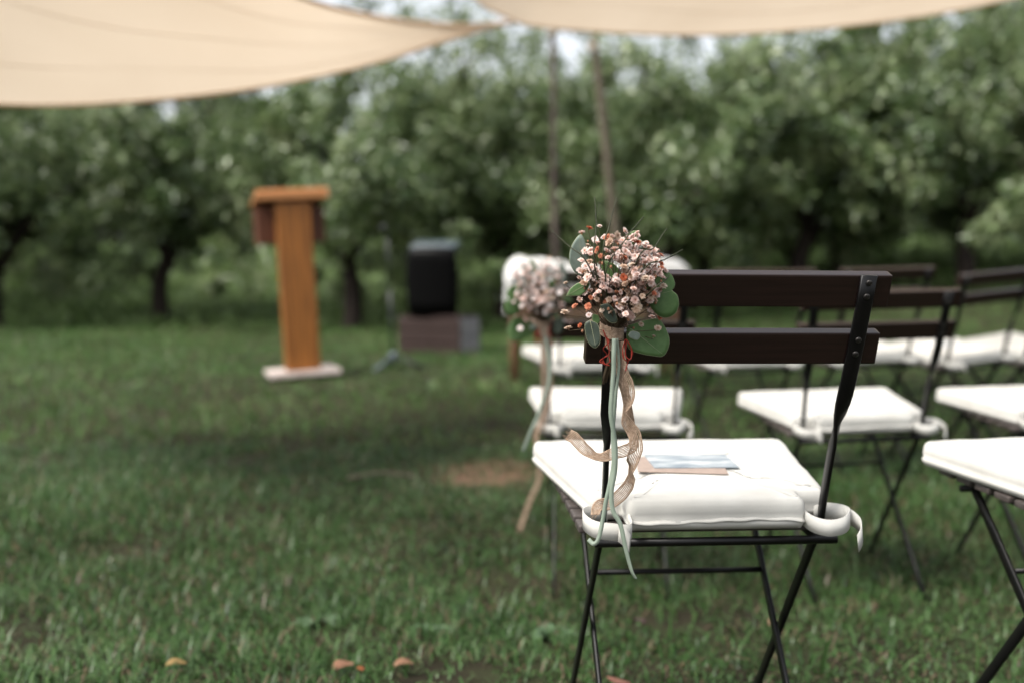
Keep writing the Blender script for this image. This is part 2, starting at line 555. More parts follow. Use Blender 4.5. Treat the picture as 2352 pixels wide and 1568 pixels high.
n = 42000
wy = rng.uniform(13.6, 24, n)
wx = rng.uniform(-1, 1, n) * (wy * 0.55 + 1)
clump = 0.5 + 0.5 * np.sin(wx * 1.3 + 2 * np.sin(wy * 0.8)) * np.sin(wy * 1.5 + wx * 0.4)
wh = rng.uniform(0, 1, n) ** 0.8 * (0.10 + 0.40 * clump) * ss_np(14.2, 18, wy)
wc = np.stack([wx, wy, ground_np(wx, wy) + wh], 1)
wnrm = np.tile(np.array([0, -0.25, 1.0]), (n, 1))
tag(link('undergrowth', leaf_cloud('undergrowth', wc, wnrm, 0.09, 0.19, 0.45), M['weeds']),
    'bright green weeds growing beneath and behind the orchard trees', 'undergrowth', kind='stuff')

n = 60000
hx = rng.uniform(-20, 20, n)
hy = 31 + rng.normal(0, 0.7, n)
hz = rng.uniform(0, 1, n) ** 0.8 * (2.6 + 0.5 * np.sin(hx * 0.9) + 0.3 * np.sin(hx * 2.3 + 1))
hc = np.stack([hx, hy, ground_np(hx, hy) + hz], 1)
tag(link('far_hedge', leaf_cloud('far_hedge', hc, np.tile(np.array([0, -0.6, 0.7]), (n, 1)), 0.12, 0.24, 0.5), M['weeds']),
    'dense green hedge closing the view far behind the tree trunks', 'hedge', kind='stuff')

# ------------------------------------------------------------------ trees
def tree_meshes(seed, height=4.4, rad=1.75, low=0.85, nleaf=9000, L0=0.07, L1=0.135, mseed=0):
    r = random.Random(seed)
    tb = MB()
    tips = []
    trunk = [Vector((0, 0, -0.15)), Vector((r.uniform(-.05, .05), r.uniform(-.05, .05), 0.45)),
             Vector((r.uniform(-.12, .12), r.uniform(-.1, .1), 0.95))]
    tb.tube(catmull(trunk, 5), [0.13 - 0.0045 * i for i in range(11)], 8)
    fork = trunk[-1]
    nl = r.randint(5, 6)
    for k in range(nl):
        az = 2 * math.pi * (k + r.uniform(-.25, .25)) / nl
        el = r.uniform(0.35, 1.15)
        ln = r.uniform(0.75, 1.05) * (rad * 0.85 if el < .7 else (height - 1.2) * 0.72)
        p = fork - Vector((0, 0, r.uniform(0, .25)))
        pts = [p.copy()]
        d = Vector((math.cos(az) * math.cos(el), math.sin(az) * math.cos(el), math.sin(el)))
        for q in range(5):
            d = (d + Vector((r.uniform(-.35, .35), r.uniform(-.35, .35), r.uniform(-.12, .28)))).normalized()
            p = p + d * ln / 5
            pts.append(p.copy())
        cp = catmull(pts, 3)
        tb.tube(cp, [0.072 * (1 - i / len(cp)) + 0.012 for i in range(len(cp))], 6)
        tips += pts[2:]
        for q in range(2, 6):
            for _ in range(2):
                b = pts[q]
                az2, el2 = r.uniform(0, 6.28), r.uniform(-.35, .9)
                d2 = Vector((math.cos(az2) * math.cos(el2), math.sin(az2) * math.cos(el2), math.sin(el2)))
                l2 = r.uniform(0.35, 0.85)
                e = b + d2 * l2
                m_ = (b + e) / 2 + Vector((r.uniform(-.08, .08), r.uniform(-.08, .08), r.uniform(0, .12)))
                tb.tube(catmull([b, m_, e], 2), [0.022, 0.018, 0.013, 0.010, 0.006], 5)
                tips += [m_, e]
    wood = tb.mesh('trunk')
    # crown: leaf clumps hung on the twigs, plus fillers within an uneven outline
    for _ in range(int(46 * (rad / 1.8) ** 2)):
        u = r.uniform(0, 1) ** 0.4
        az, zz = r.uniform(0, 6.28), r.uniform(-1, 1)
        rr = math.sqrt(1 - zz * zz)
        wob = 1 + 0.22 * math.sin(az * 3 + seed) + 0.15 * math.sin(zz * 5 + seed * 2)
        tips.append(Vector((math.cos(az) * rr * rad * u * wob, math.sin(az) * rr * rad * u * wob,
                            (height + low) / 2 + zz * (height - low) / 2 * u * wob)))
    for _ in range(16):                     # drooping outer branches that close the crown towards the ground
        az, rr = r.uniform(0, 6.28), r.uniform(0.45, 1.05) * rad
        tips.append(Vector((math.cos(az) * rr, math.sin(az) * rr, r.uniform(low * 0.6, low + 0.9))))
    T = np.array([tuple(t) for t in tips])
    R2 = np.random.default_rng(seed + 100)
    wts = R2.uniform(0.35, 1.6, len(T)); wts *= np.where(T[:, 2] > 0.62 * height, 0.30, 1.0); wts /= wts.sum()
    k = R2.choice(len(T), nleaf, p=wts)
    sz = R2.uniform(0.10, 0.27, len(T))[k] * (rad / 1.8) ** 0.5
    off = R2.normal(0, 1, (nleaf, 3))
    off /= np.linalg.norm(off, axis=1)[:, None]
    off *= (R2.uniform(0, 1, nleaf) ** 0.5 * sz * 1.35)[:, None]
    c = T[k] + off
    ctr = np.array([0, 0, (height + low) / 2])
    nrm = (c - ctr) / np.maximum(np.linalg.norm(c - ctr, axis=1)[:, None], .1) * 0.6 + off / sz[:, None] * 0.4 + np.array([0, 0, 0.45])
    ok = c[:, 2] > 0.25
    return wood, leaf_cloud('crown', c[ok], nrm[ok], L0, L1, 0.55)

variants = [tree_meshes(s, h, rd, lw, nl) for s, h, rd, lw, nl in
            ((11, 4.7, 1.8, 0.75, 21000), (23, 4.5, 1.85, 0.8, 20000), (37, 4.9, 1.95, 0.7, 22000), (41, 4.6, 1.9, 0.85, 20000))]
tall = [tree_meshes(s, h, rd, lw, nl, 0.09, 0.16) for s, h, rd, lw, nl in ((53, 7.5, 2.6, 0.6, 30000), (67, 8.2, 2.7, 0.8, 30000))]

def tree(vi, x, y, sc, rz, label, group, rear=False):
    wood, crown = (tall if rear else variants)[vi]
    t = empty('tall_tree' if rear else 'apple_tree', (x, y, gz(x, y)), (0, 0, rz))
    t.scale = (sc, sc, sc)
    link('trunk', wood, M['bark'], t)
    link('crown', crown, M['foliage2'] if rear else M['foliage'], t, smooth=False)
    tag(t, label, 'tree', group)
    return t

FR = 'apple trees in the row closing the lawn'
front = [
    (-6.2, 13.6, 0, 0.2, 1.00, 'apple tree at the far left edge, its dark trunk standing free on the lawn'),
    (-4.5, 14.6, 1, 1.4, 0.92, 'apple tree in the front row directly left of the wooden lectern'),
    (-1.9, 13.5, 2, 2.6, 0.97, 'apple tree in the front row rising behind the lectern and loudspeaker'),
    (-0.1, 14.4, 3, 4.1, 1.0, 'apple tree in the front row with arching bare limbs right of the loudspeaker'),
    (1.75, 13.4, 0, 5.3, 0.96, 'apple tree in the front row just right of the two sail poles'),
    (3.55, 14.0, 1, 0.9, 1.02, 'apple tree in the front row above the middle of the near chair back'),
    (5.4, 13.5, 2, 3.3, 0.98, 'apple tree in the front row above the right end of the near chair back'),
    (7.3, 14.2, 3, 2.0, 1.0, 'apple tree in the front row at the right edge of the picture'),
]
for x, y, vi, rz, sc, lb in front:
    tree(vi, x, y, sc, rz, lb, FR)
for i, (x, y) in enumerate([(-10.4, 20.6), (-8.0, 20.1), (-1.2, 20.8), (1.1, 20.1), (3.3, 20.6), (5.6, 20.2), (7.9, 20.7), (10.2, 20.1)]):
    tree((i * 3 + 1) % 4, x, y, 0.98, i * 1.9, 'apple tree half hidden in the second row behind the front apple trees', 'apple trees of the second row')
for i, (x, y) in enumerate([(-7.4, 15.8), (-0.95, 16.0), (0.85, 15.7), (2.7, 16.1), (4.5, 15.7), (6.4, 16.0), (8.3, 15.8)]):
    tree((i * 3 + 2) % 4, x, y, 0.95, i * 2.3 + 0.5, 'apple tree filling a gap close behind the front apple trees', 'apple trees between the first and second row')
for i, (x, y, s) in enumerate([(-13, 27, 1.0), (-9.2, 26.5, 1.0), (-5.6, 27, 0.85), (-2.2, 26.5, 0.60), (7.6, 27, 0.66), (10.6, 26.5, 1.1), (14.0, 27, 1.2)]):
    tree(i % 2, x, y, s, i * 1.3, 'tall dark tree rising behind the orchard rows', 'tall trees behind the orchard', rear=True)

# ------------------------------------------------------------------ shade sails and poles
def sail(name, edge_far, edge_near, label, sag=0.1, n=28, m=16, rope=None):
    """cloth between a far and a near polyline (world points), with a hemmed edge"""
    A, B = catmull(edge_far, 12), catmull(edge_near, 12)
    def samp(P, t):
        f = t * (len(P) - 1); i = min(int(f), len(P) - 2)
        return P[i].lerp(P[i + 1], f - i)
    v, f = [], []
    for j in range(m + 1):
        for i in range(n + 1):
            s, t = i / n, j / m
            p = samp(A, s).lerp(samp(B, s), t)
            p = p - Vector((0, 0, sag * 4 * t * (1 - t) * math.sin(math.pi * min(1, max(0, s)))))
            p.z += 0.012 * math.sin(s * 17 + t * 5) * math.sin(t * 9)
            v.append(p)
    for j in range(m):
        for i in range(n):
            a = j * (n + 1) + i
            f.append((a, a + 1, a + n + 2, a + n + 1))
    root = empty(name, samp(A, 1.0))
    off = samp(A, 1.0)
    o = link('cloth', mesh_py('cloth', [p - off for p in v], f), M['sail'], root)
    hem = MB().tube([samp(A, i / 40) - off for i in range(41)], 0.011, 6)
    hem.build('hem', M['sail'], root)
    hem = MB().tube([samp(B, i / 40) - off for i in range(41)], 0.011, 6)
    hem.build('hem', M['sail'], root)
    for t in (0.22, 0.47, 0.73):
        sp = []
        for i in range(61):
            q = i / 60
            p = samp(A, q).lerp(samp(B, q), t)
            p = p - Vector((0, 0, sag * 4 * t * (1 - t) * math.sin(math.pi * q)))
            p.z += 0.012 * math.sin(q * 17 + t * 5) * math.sin(t * 9)
            sp.append(p - off)
        MB().tube(sp, 0.0014, 5).build('seam', M['sail'], root)
    if rope is not None:
        MB().tube([Vector((0, 0, 0)), Vector(rope) - off], 0.007, 6).build('corner_rope', M['rope'], root)
    tag(root, label, 'shade sail', 'beige shade sails')
    return root

lf = [at(-420, 190, 4.7), at(-200, 226, 4.8), at(0, 240, 4.9), at(180, 241, 5.0), at(420, 224, 5.2), at(640, 194, 5.5), at(860, 145, 5.9), at(1030, 92, 6.4), at(1120, 66, 6.75), at(1195, 48, 7.1)]
ln_ = [at(-420, -700, 2.7), at(-200, -560, 2.9), at(100, -390, 3.2), at(330, -240, 3.6), at(530, -100, 4.1), at(700, -2, 4.8), at(860, 38, 5.6), at(1000, 56, 6.25), at(1110, 57, 6.7), at(1195, 46, 7.11)]
sail('shade_sail', lf, ln_, 'beige shade sail at upper left tapering to a point at the poles', 0.0, rope=at(1268, 58, 8.4))
rf = [at(1010, -95, 6.6), at(1095, 0, 6.6), at(1170, 42, 6.6), at(1240, 62, 6.6), at(1420, 76, 6.6), at(1600, 81, 6.6), at(1800, 72, 6.6), at(2000, 54, 6.6), at(2200, 24, 6.6), at(2330, -6, 6.6), at(2500, -60, 6.6)]
rn = [Vector((p.x * 0.95 + 0.15, p.y - 2.3, p.z + 0.42)) for p in rf]
sail('shade_sail', rf, rn, 'beige shade sail hanging across the top right above the chairs', 0.12)

def pole(name, top, foot, r0, m, label, dark=None):
    root = empty(name, foot)
    foot = Vector(foot); top = Vector(top)
    n = 14
    pts, rd = [], []
    for i in range(n + 1):
        t = i / n
        p = Vector((0, 0, -0.2)).lerp(top - foot, t)
        p += Vector((0.006 * math.sin(t * 9), 0.004 * math.cos(t * 7), 0))
        pts.append(p); rd.append(r0 * (1.08 - 0.2 * t))
    MB().tube(pts, rd, 10).build('shaft', m, root)
    e = top - foot
    ring = MB().tube([e + Vector((math.cos(a) * (r0 + .006), math.sin(a) * (r0 + .006), -0.10 + 0.01 * k)) for k in range(4) for a in np.linspace(0, 6.28, 10)], 0.006, 5)
    ring.build('rope_lashing', M['rope'], root)
    tag(root, label, 'pole', 'poles holding the shade sails')
    return root
f1 = at(1281, 860, 8.6); f1.z = gz(f1.x, f1.y)
pole('sail_pole', at(1268, 50, 8.4), f1, 0.021, M['pole_dark'], 'slim dark upright pole between the sails, left of the leaning one')
f2 = at(1455, 830, 9.2); f2.z = gz(f2.x, f2.y)
t2 = at(1362, 85, 8.9)
pole('sail_pole', t2, f2, 0.035, M['pole_grey'], 'thick pale wooden pole leaning to the left, right of the slim one')

# ------------------------------------------------------------------ chair
HW = 0.158   # half distance of the back bars at the seat

def bar_sweep(pts, wfun, twist, th=0.0045):
    """flat steel bar along pts in the (x, u, z) space; twist(i) is the turn of its flat side"""
    b = MB()
    n = len(pts)
    for i, p in enumerate(pts):
        p = Vector(p)
        t = (Vector(pts[min(i + 1, n - 1)]) - Vector(pts[max(i - 1, 0)])).normalized()
        xd = Vector((1, 0, 0)); xd = (xd - t * xd.dot(t)).normalized()
        nd = t.cross(xd)
        a = twist(i)
        w = xd * math.cos(a) + nd * math.sin(a)
        h = -xd * math.sin(a) + nd * math.cos(a)
        W = wfun(i) / 2
        c = 0.0012
        for sx, sy in ((-W, -th / 2 + c), (-W + c, -th / 2), (W - c, -th / 2), (W, -th / 2 + c), (W, th / 2 - c), (W - c, th / 2), (-W + c, th / 2), (-W, th / 2 - c)):
            b.v.append(p + w * sx + h * sy)
    for i in range(n - 1):
        for k in range(8):
            k2 = (k + 1) % 8
            b.f.append((i * 8 + k, i * 8 + k2, i * 8 + 8 + k2, i * 8 + 8 + k))
    b.f.append(tuple(reversed(range(8))))
    b.f.append(tuple((n - 1) * 8 + k for k in range(8)))
    return b

def u_back(z):
    return -0.052 - (z - 0.69) * 0.36

me_slat = box_mesh('back_slat', 0.398, 0.020, 0.045, 0.0025, 2)
me_seat = box_mesh('seat_slat', 0.384, 0.038, 0.011, 0.003, 2)
SEAT_TILT = R(4.5)
SEAT_Z = 0.430    # top of the seat slats at the rear edge

def cyl(name, r, h, n=12):
    bm = bmesh.new()
    bmesh.ops.create_cone(bm, cap_ends=True, segments=n, radius1=r, radius2=r, depth=h)
    bmesh.ops.bevel(bm, geom=[e for e in bm.edges if len(e.link_faces) == 2 and e.calc_face_angle(0) > 1], offset=h * 0.25, segments=1, affect='EDGES')
    me = bpy.data.meshes.new(name); bm.to_mesh(me); bm.free()
    return me
me_screw = cyl('screw', 0.0042, 0.003)

def bar_mesh(s):
    zs = [0.786, 0.75, 0.70, 0.66, 0.64, 0.625, 0.61, 0.595, 0.58, 0.565, 0.55, 0.53, 0.50, 0.46, 0.43]
    pts = []
    for z in zs:
        u = u_back(z) if z > 0.62 else (u_back(0.62) + (0.62 - z) * 0.30)
        hw = HW + 0.010 * ss(0.45, 0.78, z)
        pts.append((s * hw, u - 0.011 * ss(0.55, 0.64, z), z))
    x0 = s * HW
    u0 = pts[-1][1]
    for k in range(1, 9):
        t = k / 8
        pts.append((x0, u0 + (0.375 - u0) * t, 0.43 - 0.43 * t))
    def tw(i):
        z = pts[i][2]
        return -s * (math.pi / 2) * (1 - ss(0.545, 0.625, z))
    def w(i):
        z = pts[i][2]
        return 0.0215 - 0.004 * (1 - ss(0.5, 0.62, z))
    return bar_sweep(pts, w, tw, 0.006).mesh('back_leg')
me_bar = {s: bar_mesh(s) for s in (-1, 1)}

def inner_leg(s):
    x = s * (HW - 0.014)
    pts = [(x, 0.335 - 0.36 * t, 0.425 - 0.425 * t) for t in np.linspace(0, 1, 8)]
    return bar_sweep(pts, lambda i: 0.018, lambda i: math.pi / 2, 0.006).mesh('leg')
me_leg = {s: inner_leg(s) for s in (-1, 1)}
me_rail = {s: bar_sweep([(s * (HW - 0.007), u, SEAT_Z - 0.019 + math.tan(SEAT_TILT) * u) for u in (0.02, 0.1, 0.2, 0.3, 0.365)], lambda i: 0.015, lambda i: math.pi / 2, 0.006).mesh('seat_rail') for s in (-1, 1)}
me_rod = MB().tube([(-HW - 0.014, 0.012, 0.412), (HW + 0.018, 0.012, 0.412)], 0.0062, 10).mesh('rear_rod')
me_rod2 = MB().tube([(-HW + .012, 0.335 - 0.36 * 0.27, 0.31), (HW - .012, 0.335 - 0.36 * 0.27, 0.31)], 0.0045, 8).mesh('stretcher')
me_rod3 = MB().tube([(-HW - .006, 0.345, 0.425), (HW + .006, 0.345, 0.425)], 0.006, 8).mesh('front_rod')
me_foot = {}

def make_chair(loc, yaw, roll, pitch, label, near=False):
    c = empty('folding_chair', loc, (pitch, roll, yaw))
    tag(c, label, 'chair', 'folding bistro chairs set out in rows')
    for z in (0.768, 0.691):
        o = link('back_slat', me_slat, M['slat'], c, False)
        o.location = (0.003 if z > .7 else 0, u_back(z) + 0.002, z)
        o.rotation_euler = (math.atan(0.36), 0, 0)
    for s in (-1, 1):
        link('back_leg', me_bar[s], M['metal'], c)
        link('leg', me_leg[s], M['metal'], c)
        link('seat_rail', me_rail[s], M['metal'], c)
        for z in (0.776, 0.758, 0.700, 0.681):
            o = link('screw', me_screw, M['screw'], c)
            hw = HW + 0.010 * ss(0.45, 0.78, z)
            o.location = (s * hw, u_back(z) - 0.0155, z)
            o.rotation_euler = (math.pi / 2 + math.atan(0.36), 0, 0)
    for k in range(7):
        o = link('seat_slat', me_seat, M['seat_slat'], c, False)
        u = 0.048 + k * 0.0500
        o.location = (0, u, SEAT_Z - 0.0055 + math.tan(SEAT_TILT) * u)
        o.rotation_euler = (SEAT_TILT, 0, 0)
    link('rear_rod', me_rod, M['metal'], c)
    link('stretcher', me_rod2, M['metal'], c)
    link('front_rod', me_rod3, M['metal'], c)
    return c

# cushion ----------------------------------------------------------
def cushion_mesh(seed):
    r = random.Random(seed)
    rear, front, dep = 0.168, 0.220, 0.385
    u0 = 0.004
    nx_, nu = 0.040, 0.042
    out = [(-front, dep), (-rear - 0.004, u0 + nu), (-rear + nx_, u0 + nu), (-rear + nx_, u0),
           (rear - nx_, u0), (rear - nx_, u0 + nu), (rear + 0.004, u0 + nu), (front, dep)]
    # dense outline with rounded corners
    pts = []
    rc = [0.018, 0.012, 0.006, 0.012, 0.012, 0.006, 0.012, 0.018]
    n = len(out)
    for i in range(n):
        p0, p1, p2 = Vector(out[i - 1]), Vector(out[i]), Vector(out[(i + 1) % n])
        d0, d1 = (p0 - p1).normalized(), (p2 - p1).normalized()
        a, b = p1 + d0 * rc[i], p1 + d1 * rc[i]
        for k in range(5):
            t = k / 4
            pts.append((a * (1 - t) + p1 * t) * (1 - t) + (p1 * (1 - t) + b * t) * t)
        q = Vector(out[(i + 1) % n]) + (-d1) * rc[(i + 1) % n]
        L = (q - b).length
        m = int(L / 0.018)
        for k in range(1, m):
            pts.append(b.lerp(q, k / m))
    N = len(pts)
    area = sum(pts[i].x * pts[(i + 1) % N].y - pts[(i + 1) % N].x * pts[i].y for i in range(N))
    sg = 1 if area > 0 else -1
    nr = []
    for i in range(N):
        t = (pts[(i + 1) % N] - pts[i - 1]).normalized()
        nr.append(Vector((-t.y, t.x)) * sg)      # inward
    prof = [(0.016, 0.0), (0.004, 0.002), (0.0, 0.008), (-0.002, 0.013), (0.001, 0.015), (-0.001, 0.024), (0.000, 0.032), (0.003, 0.039), (0.008, 0.0422), (0.020, 0.043)]
    V, F = [], []
    cen = Vector((0, 0.2))
    T = 0.041
    def wr(p, z):
        return 0.0014 * noise.noise(Vector((p.x * 30 + seed * 7, p.y * 30, z * 40)))
    for ins, z in prof:
        for i in range(N):
            p = pts[i] + nr[i] * ins
            w = wr(p, z) * (0 if z <= 0 else 1)
            p = p - nr[i] * w * 1.2
            V.append(Vector((p.x, p.y, z + w * 0.8 - 0.004 * (1 - ss(0.010, 0.024, p.y)) * (1 - ss(0.012, 0.036, z)))))
    base_ring = (len(prof) - 1) * N
    scs = [0.95, 0.89, 0.83, 0.76, 0.69, 0.62, 0.55, 0.48, 0.41, 0.34, 0.27, 0.20, 0.13, 0.06]
    dimples = [(-0.085, 0.125), (0.085, 0.125), (-0.095, 0.275), (0.095, 0.275), (0.0, 0.2)]
    for s_ in scs:
        for i in range(N):
            p = cen + (pts[i] + nr[i] * 0.02 - cen) * s_
            crown = 0.043 + 0.004 * (1 - s_ ** 2) - sum(0.006 * math.exp(-((p.x - a) ** 2 + (p.y - b) ** 2) / 0.018 ** 2) for a, b in dimples[:4])
            V.append(Vector((p.x, p.y, crown + 0.0008 * noise.noise(Vector((p.x * 18 + seed, p.y * 18, 2.0))))))
    V.append(Vector((cen.x, cen.y, 0.047)))
    V.append(Vector((cen.x, cen.y, 0.0)))
    rings = len(prof) + len(scs)
    for j in range(rings - 1):
        for i in range(N):
            i2 = (i + 1) % N
            F.append((j * N + i, j * N + i2, (j + 1) * N + i2, (j + 1) * N + i))
    l = (rings - 1) * N
    for i in range(N):
        i2 = (i + 1) % N
        F.append((l + i, l + i2, len(V) - 2))
        F.append((i2, i, len(V) - 1))
    me = mesh_py('cover', V, F)
    bm = bmesh.new(); bm.from_mesh(me); bmesh.ops.recalc_face_normals(bm, faces=bm.faces); bm.to_mesh(me); bm.free()
    return me
cush = [cushion_mesh(s) for s in (1, 2, 3)]

def strap_mesh(s, seed, tail=True):
    """a flat cloth tie: a loose loop round the back bar with a limp end"""
    r = random.Random(seed)
    if s > 0:
        P = [(0.126, 0.022), (0.131, -0.006), (0.148, -0.024), (0.166, -0.026), (0.181, -0.015), (0.189, 0.006), (0.183, 0.024), (0.168, 0.033), (0.150, 0.030)]
    else:
        P = [(-0.126, 0.024), (-0.124, -0.008), (-0.132, -0.030), (-0.155, -0.038), (-0.180, -0.030), (-0.192, -0.008), (-0.188, 0.016), (-0.172, 0.032), (-0.150, 0.034)]
    P = [(x + r.uniform(-.002, .002), u + r.uniform(-.002, .002)) for x, u in P]
    pts = catmull([Vector((x, u, 0.013 - 0.004 * math.sin(i * 0.8) + r.uniform(-.001, .001))) for i, (x, u) in enumerate(P)], 5)
    b = MB()
    n = len(pts)
    lean = [Vector((0, -0.004 * math.sin(i / n * 3.1), 0)) for i in range(n)]
    b.sheet([p + Vector((0, 0, 0.0115)) for p in pts], [p - Vector((0, 0, 0.0115)) + lean[i] for i, p in enumerate(pts)], 0.0012)
    if s > 0:
        T = [(0.186, 0.016, 0.016), (0.196, 0.004, 0.012), (0.201, -0.010, 0.005), (0.197, -0.023, -0.004), (0.189, -0.031, -0.012)]
    else:
        T = [(-0.148, -0.041, 0.012), (-0.140, -0.045, 0.006), (-0.133, -0.046, -0.002)]
    tp = catmull([Vector(q) for q in T], 4)
    b.sheet([p + Vector((0, 0, 0.011)) for p in tp], [p + Vector((0.002 * s, -0.003, -0.0125)) for p in tp], 0.0012)
    return b.mesh('tie_strap')
straps = {(s, k): strap_mesh(s, k * 1.7 + s) for s in (-1, 1) for k in range(3)}

def seam_mesh(seed):
    pts = [Vector((x, 0.0025 - 0.0012 * math.sin(x * 60 + seed), 0.0115 + 0.0022 * math.sin(x * 23 + seed) + 0.0007 * math.sin(x * 140))) for x in np.linspace(-0.124, 0.124, 50)]
    return MB().sheet([p + Vector((0, 0.004, 0.003)) for p in pts], [p + Vector((0, -0.0022, -0.0012)) for p in pts], 0.0014).mesh('hem_flap')
seams = [seam_mesh(s) for s in (0.4, 1.9, 3.1)]

def put_cushion(chair, k, label):
    c = empty('seat_cushion')
    bpy.context.view_layer.update()
    Mx = chair.matrix_world @ Matrix.Translation((0, 0, SEAT_Z + 0.001)) @ Matrix.Rotation(SEAT_TILT, 4, 'X')
    c.matrix_world = Mx
    link('cover', cush[k % 3], M['cushion'], c)
    link('hem_flap', seams[k % 3], M['cushion'], c)
    for s in (-1, 1):
        link('tie_strap', straps[(s, k % 3)], M['cushion'], c)
    tag(c, label, 'cushion', 'white canvas seat cushions')
    return c

# programme lying on a cushion --------------------------------------
def card_mats():
    m = simple('kraft_card', (0.25, 0.195, 0.165), (0.32, 0.25, 0.21), 60, 0.8, 0.2)
    m2, N, L, b = mat('printed_picture', 0.5, 0.4)
    nz = noise_n(N, L, 26, 4, stretch=(0.5, 1.6, 1))
    r = ramp(N, [(0.36, (0.17, 0.205, 0.235)), (0.5, (0.27, 0.305, 0.33)), (0.62, (0.44, 0.455, 0.46))])
    L.new(nz.outputs['Fac'], r.inputs[0]); L.new(r.outputs[0], b.inputs['Base Color'])
    m3 = simple('rust_card', (0.30, 0.12, 0.08), (0.44, 0.20, 0.14), 40, 0.8, 0.2)
    return m, m2, m3
M['kraft'], M['print'], M['rust'] = card_mats()
me_card = box_mesh('cover_card', 0.135, 0.095, 0.0010, 0.0006, 1)
me_pic = box_mesh('picture', 0.132, 0.084, 0.0008, 0.0, 1)
me_card2 = box_mesh('cover_card', 0.115, 0.082, 0.0018, 0.0006, 1)

def put_card(cushion, u, x, rz, label, kind=0, lift=0.0):
    c = empty('programme_card')
    Mx = cushion.matrix_world @ Matrix.Translation((x, u, 0.0482 + lift)) @ Matrix.Rotation(rz, 4, 'Z')
    c.matrix_world = Mx
    if kind == 0:
        link('cover_card', me_card, M['kraft'], c, False)
        o = link('picture', me_pic, M['print'], c, False)
        o.location = (0.018, 0.024, 0.0012); o.rotation_euler = (0, 0, R(8))
    else:
        link('cover_card', me_card2, M['cushion_paper'], c, False)
        o = link('picture', me_pic, M['rust'], c, False)
        o.scale = (0.5, 0.4, 1)
        o.location = (0.02, -0.004, 0.0018); o.rotation_euler = (0, 0, R(-12))
    tag(c, label, 'card', 'programme cards laid on the cushions')
    return c
M['cushion_paper'] = simple('white_paper', (0.72, 0.73, 0.74), (0.8, 0.8, 0.8), 30, 0.7, 0.3)

# rows ------------------------------------------------------------------
def chair_at(px_seat, d, yaw, roll, label, zoff=0.0, pitch=0.0):
    x = (px_seat - 1176) / FPX * d
    return make_chair((x, d, gz(x, d + .18) + zoff), R(yaw), R(roll), R(pitch), label)

C = []
spec = [
    # px of the seat's rear centre, distance, yaw, roll, chair label, cushion label, card
    (1650, 1.57, 5.6, 0.4, 'sharp nearest folding chair carrying the flower bunch on its back', 'white cushion with tie loops on the nearest chair in focus', (0.175, -0.012, -9, 0), 'kraft card with blue picture on the nearest cushion'),
    (2802, 1.59, 12, -0.5, 'near folding chair cut by the right edge, only seat and crossed legs showing', 'white cushion on the near chair cut off by the right edge', (0.20, 0.0, 20, 1), 'white card on the near cushion at the right edge'),
    (1405, 2.87, -2.0, 0.3, 'second row folding chair by the aisle with the blurred flower bunch', 'white cushion straight beyond the nearest seat, second row by the aisle', (0.16, 0.01, -6, 1), 'white and rust card on the second row aisle cushion'),
    (2004, 2.85, 6.0, -1.2, 'second row folding chair seen right behind the near chair back post', 'white cushion in the second row framed by the right back post', (0.22, 0.005, 5, 1), 'white and rust card on the cushion right of the back post'),
    (2515, 2.95, 9.0, -1.0, 'second row folding chair at the right edge with legs tightly crossed', 'white cushion in the second row cut by the right edge', (0.2, 0.0, 8, 1), 'white card on the second row cushion at the right edge'),
    (1386, 4.10, 12.0, 0.0, 'third row folding chair by the aisle, mostly behind the second row', 'blurred white cushion in the third row by the aisle', (0.2, 0, 0, 1), 'blurred pale card on the third row aisle cushion'),
    (1738, 4.20, 12.0, -0.5, 'third row folding chair seen below the lower slat, left of the back post', 'blurred white cushion below the lower slat left of the back post', (0.2, 0, 0, 1), 'blurred card on the third row cushion left of the post'),
    (2018, 4.30, 15.0, -1.5, 'third row folding chair seen just right of the near back post', 'blurred white cushion just right of the near chair back', (0.2, 0, 10, 1), 'blurred card on the third row cushion right of the post'),
    (2268, 4.45, 27.0, -4.0, 'tilted third row folding chair turned to the aisle near the right edge', 'tilted white cushion in the third row near the right edge', (0.2, 0, 10, 1), 'blurred card on the tilted third row cushion'),
    (2440, 4.70, 30.0, -5.0, 'last folding chair of the third row, its cushion corner touching the right edge', 'white cushion corner of the third row touching the right edge', None, None),
]
for i, (px, d, yaw, roll, lb, cl, card, kl) in enumerate(spec):
    ch = chair_at(px, d, yaw, roll, lb)
    cu = put_cushion(ch, i, cl)
    C.append((ch, cu))
    if card:
        put_card(cu, card[0], card[1], R(card[2]), kl, card[3])

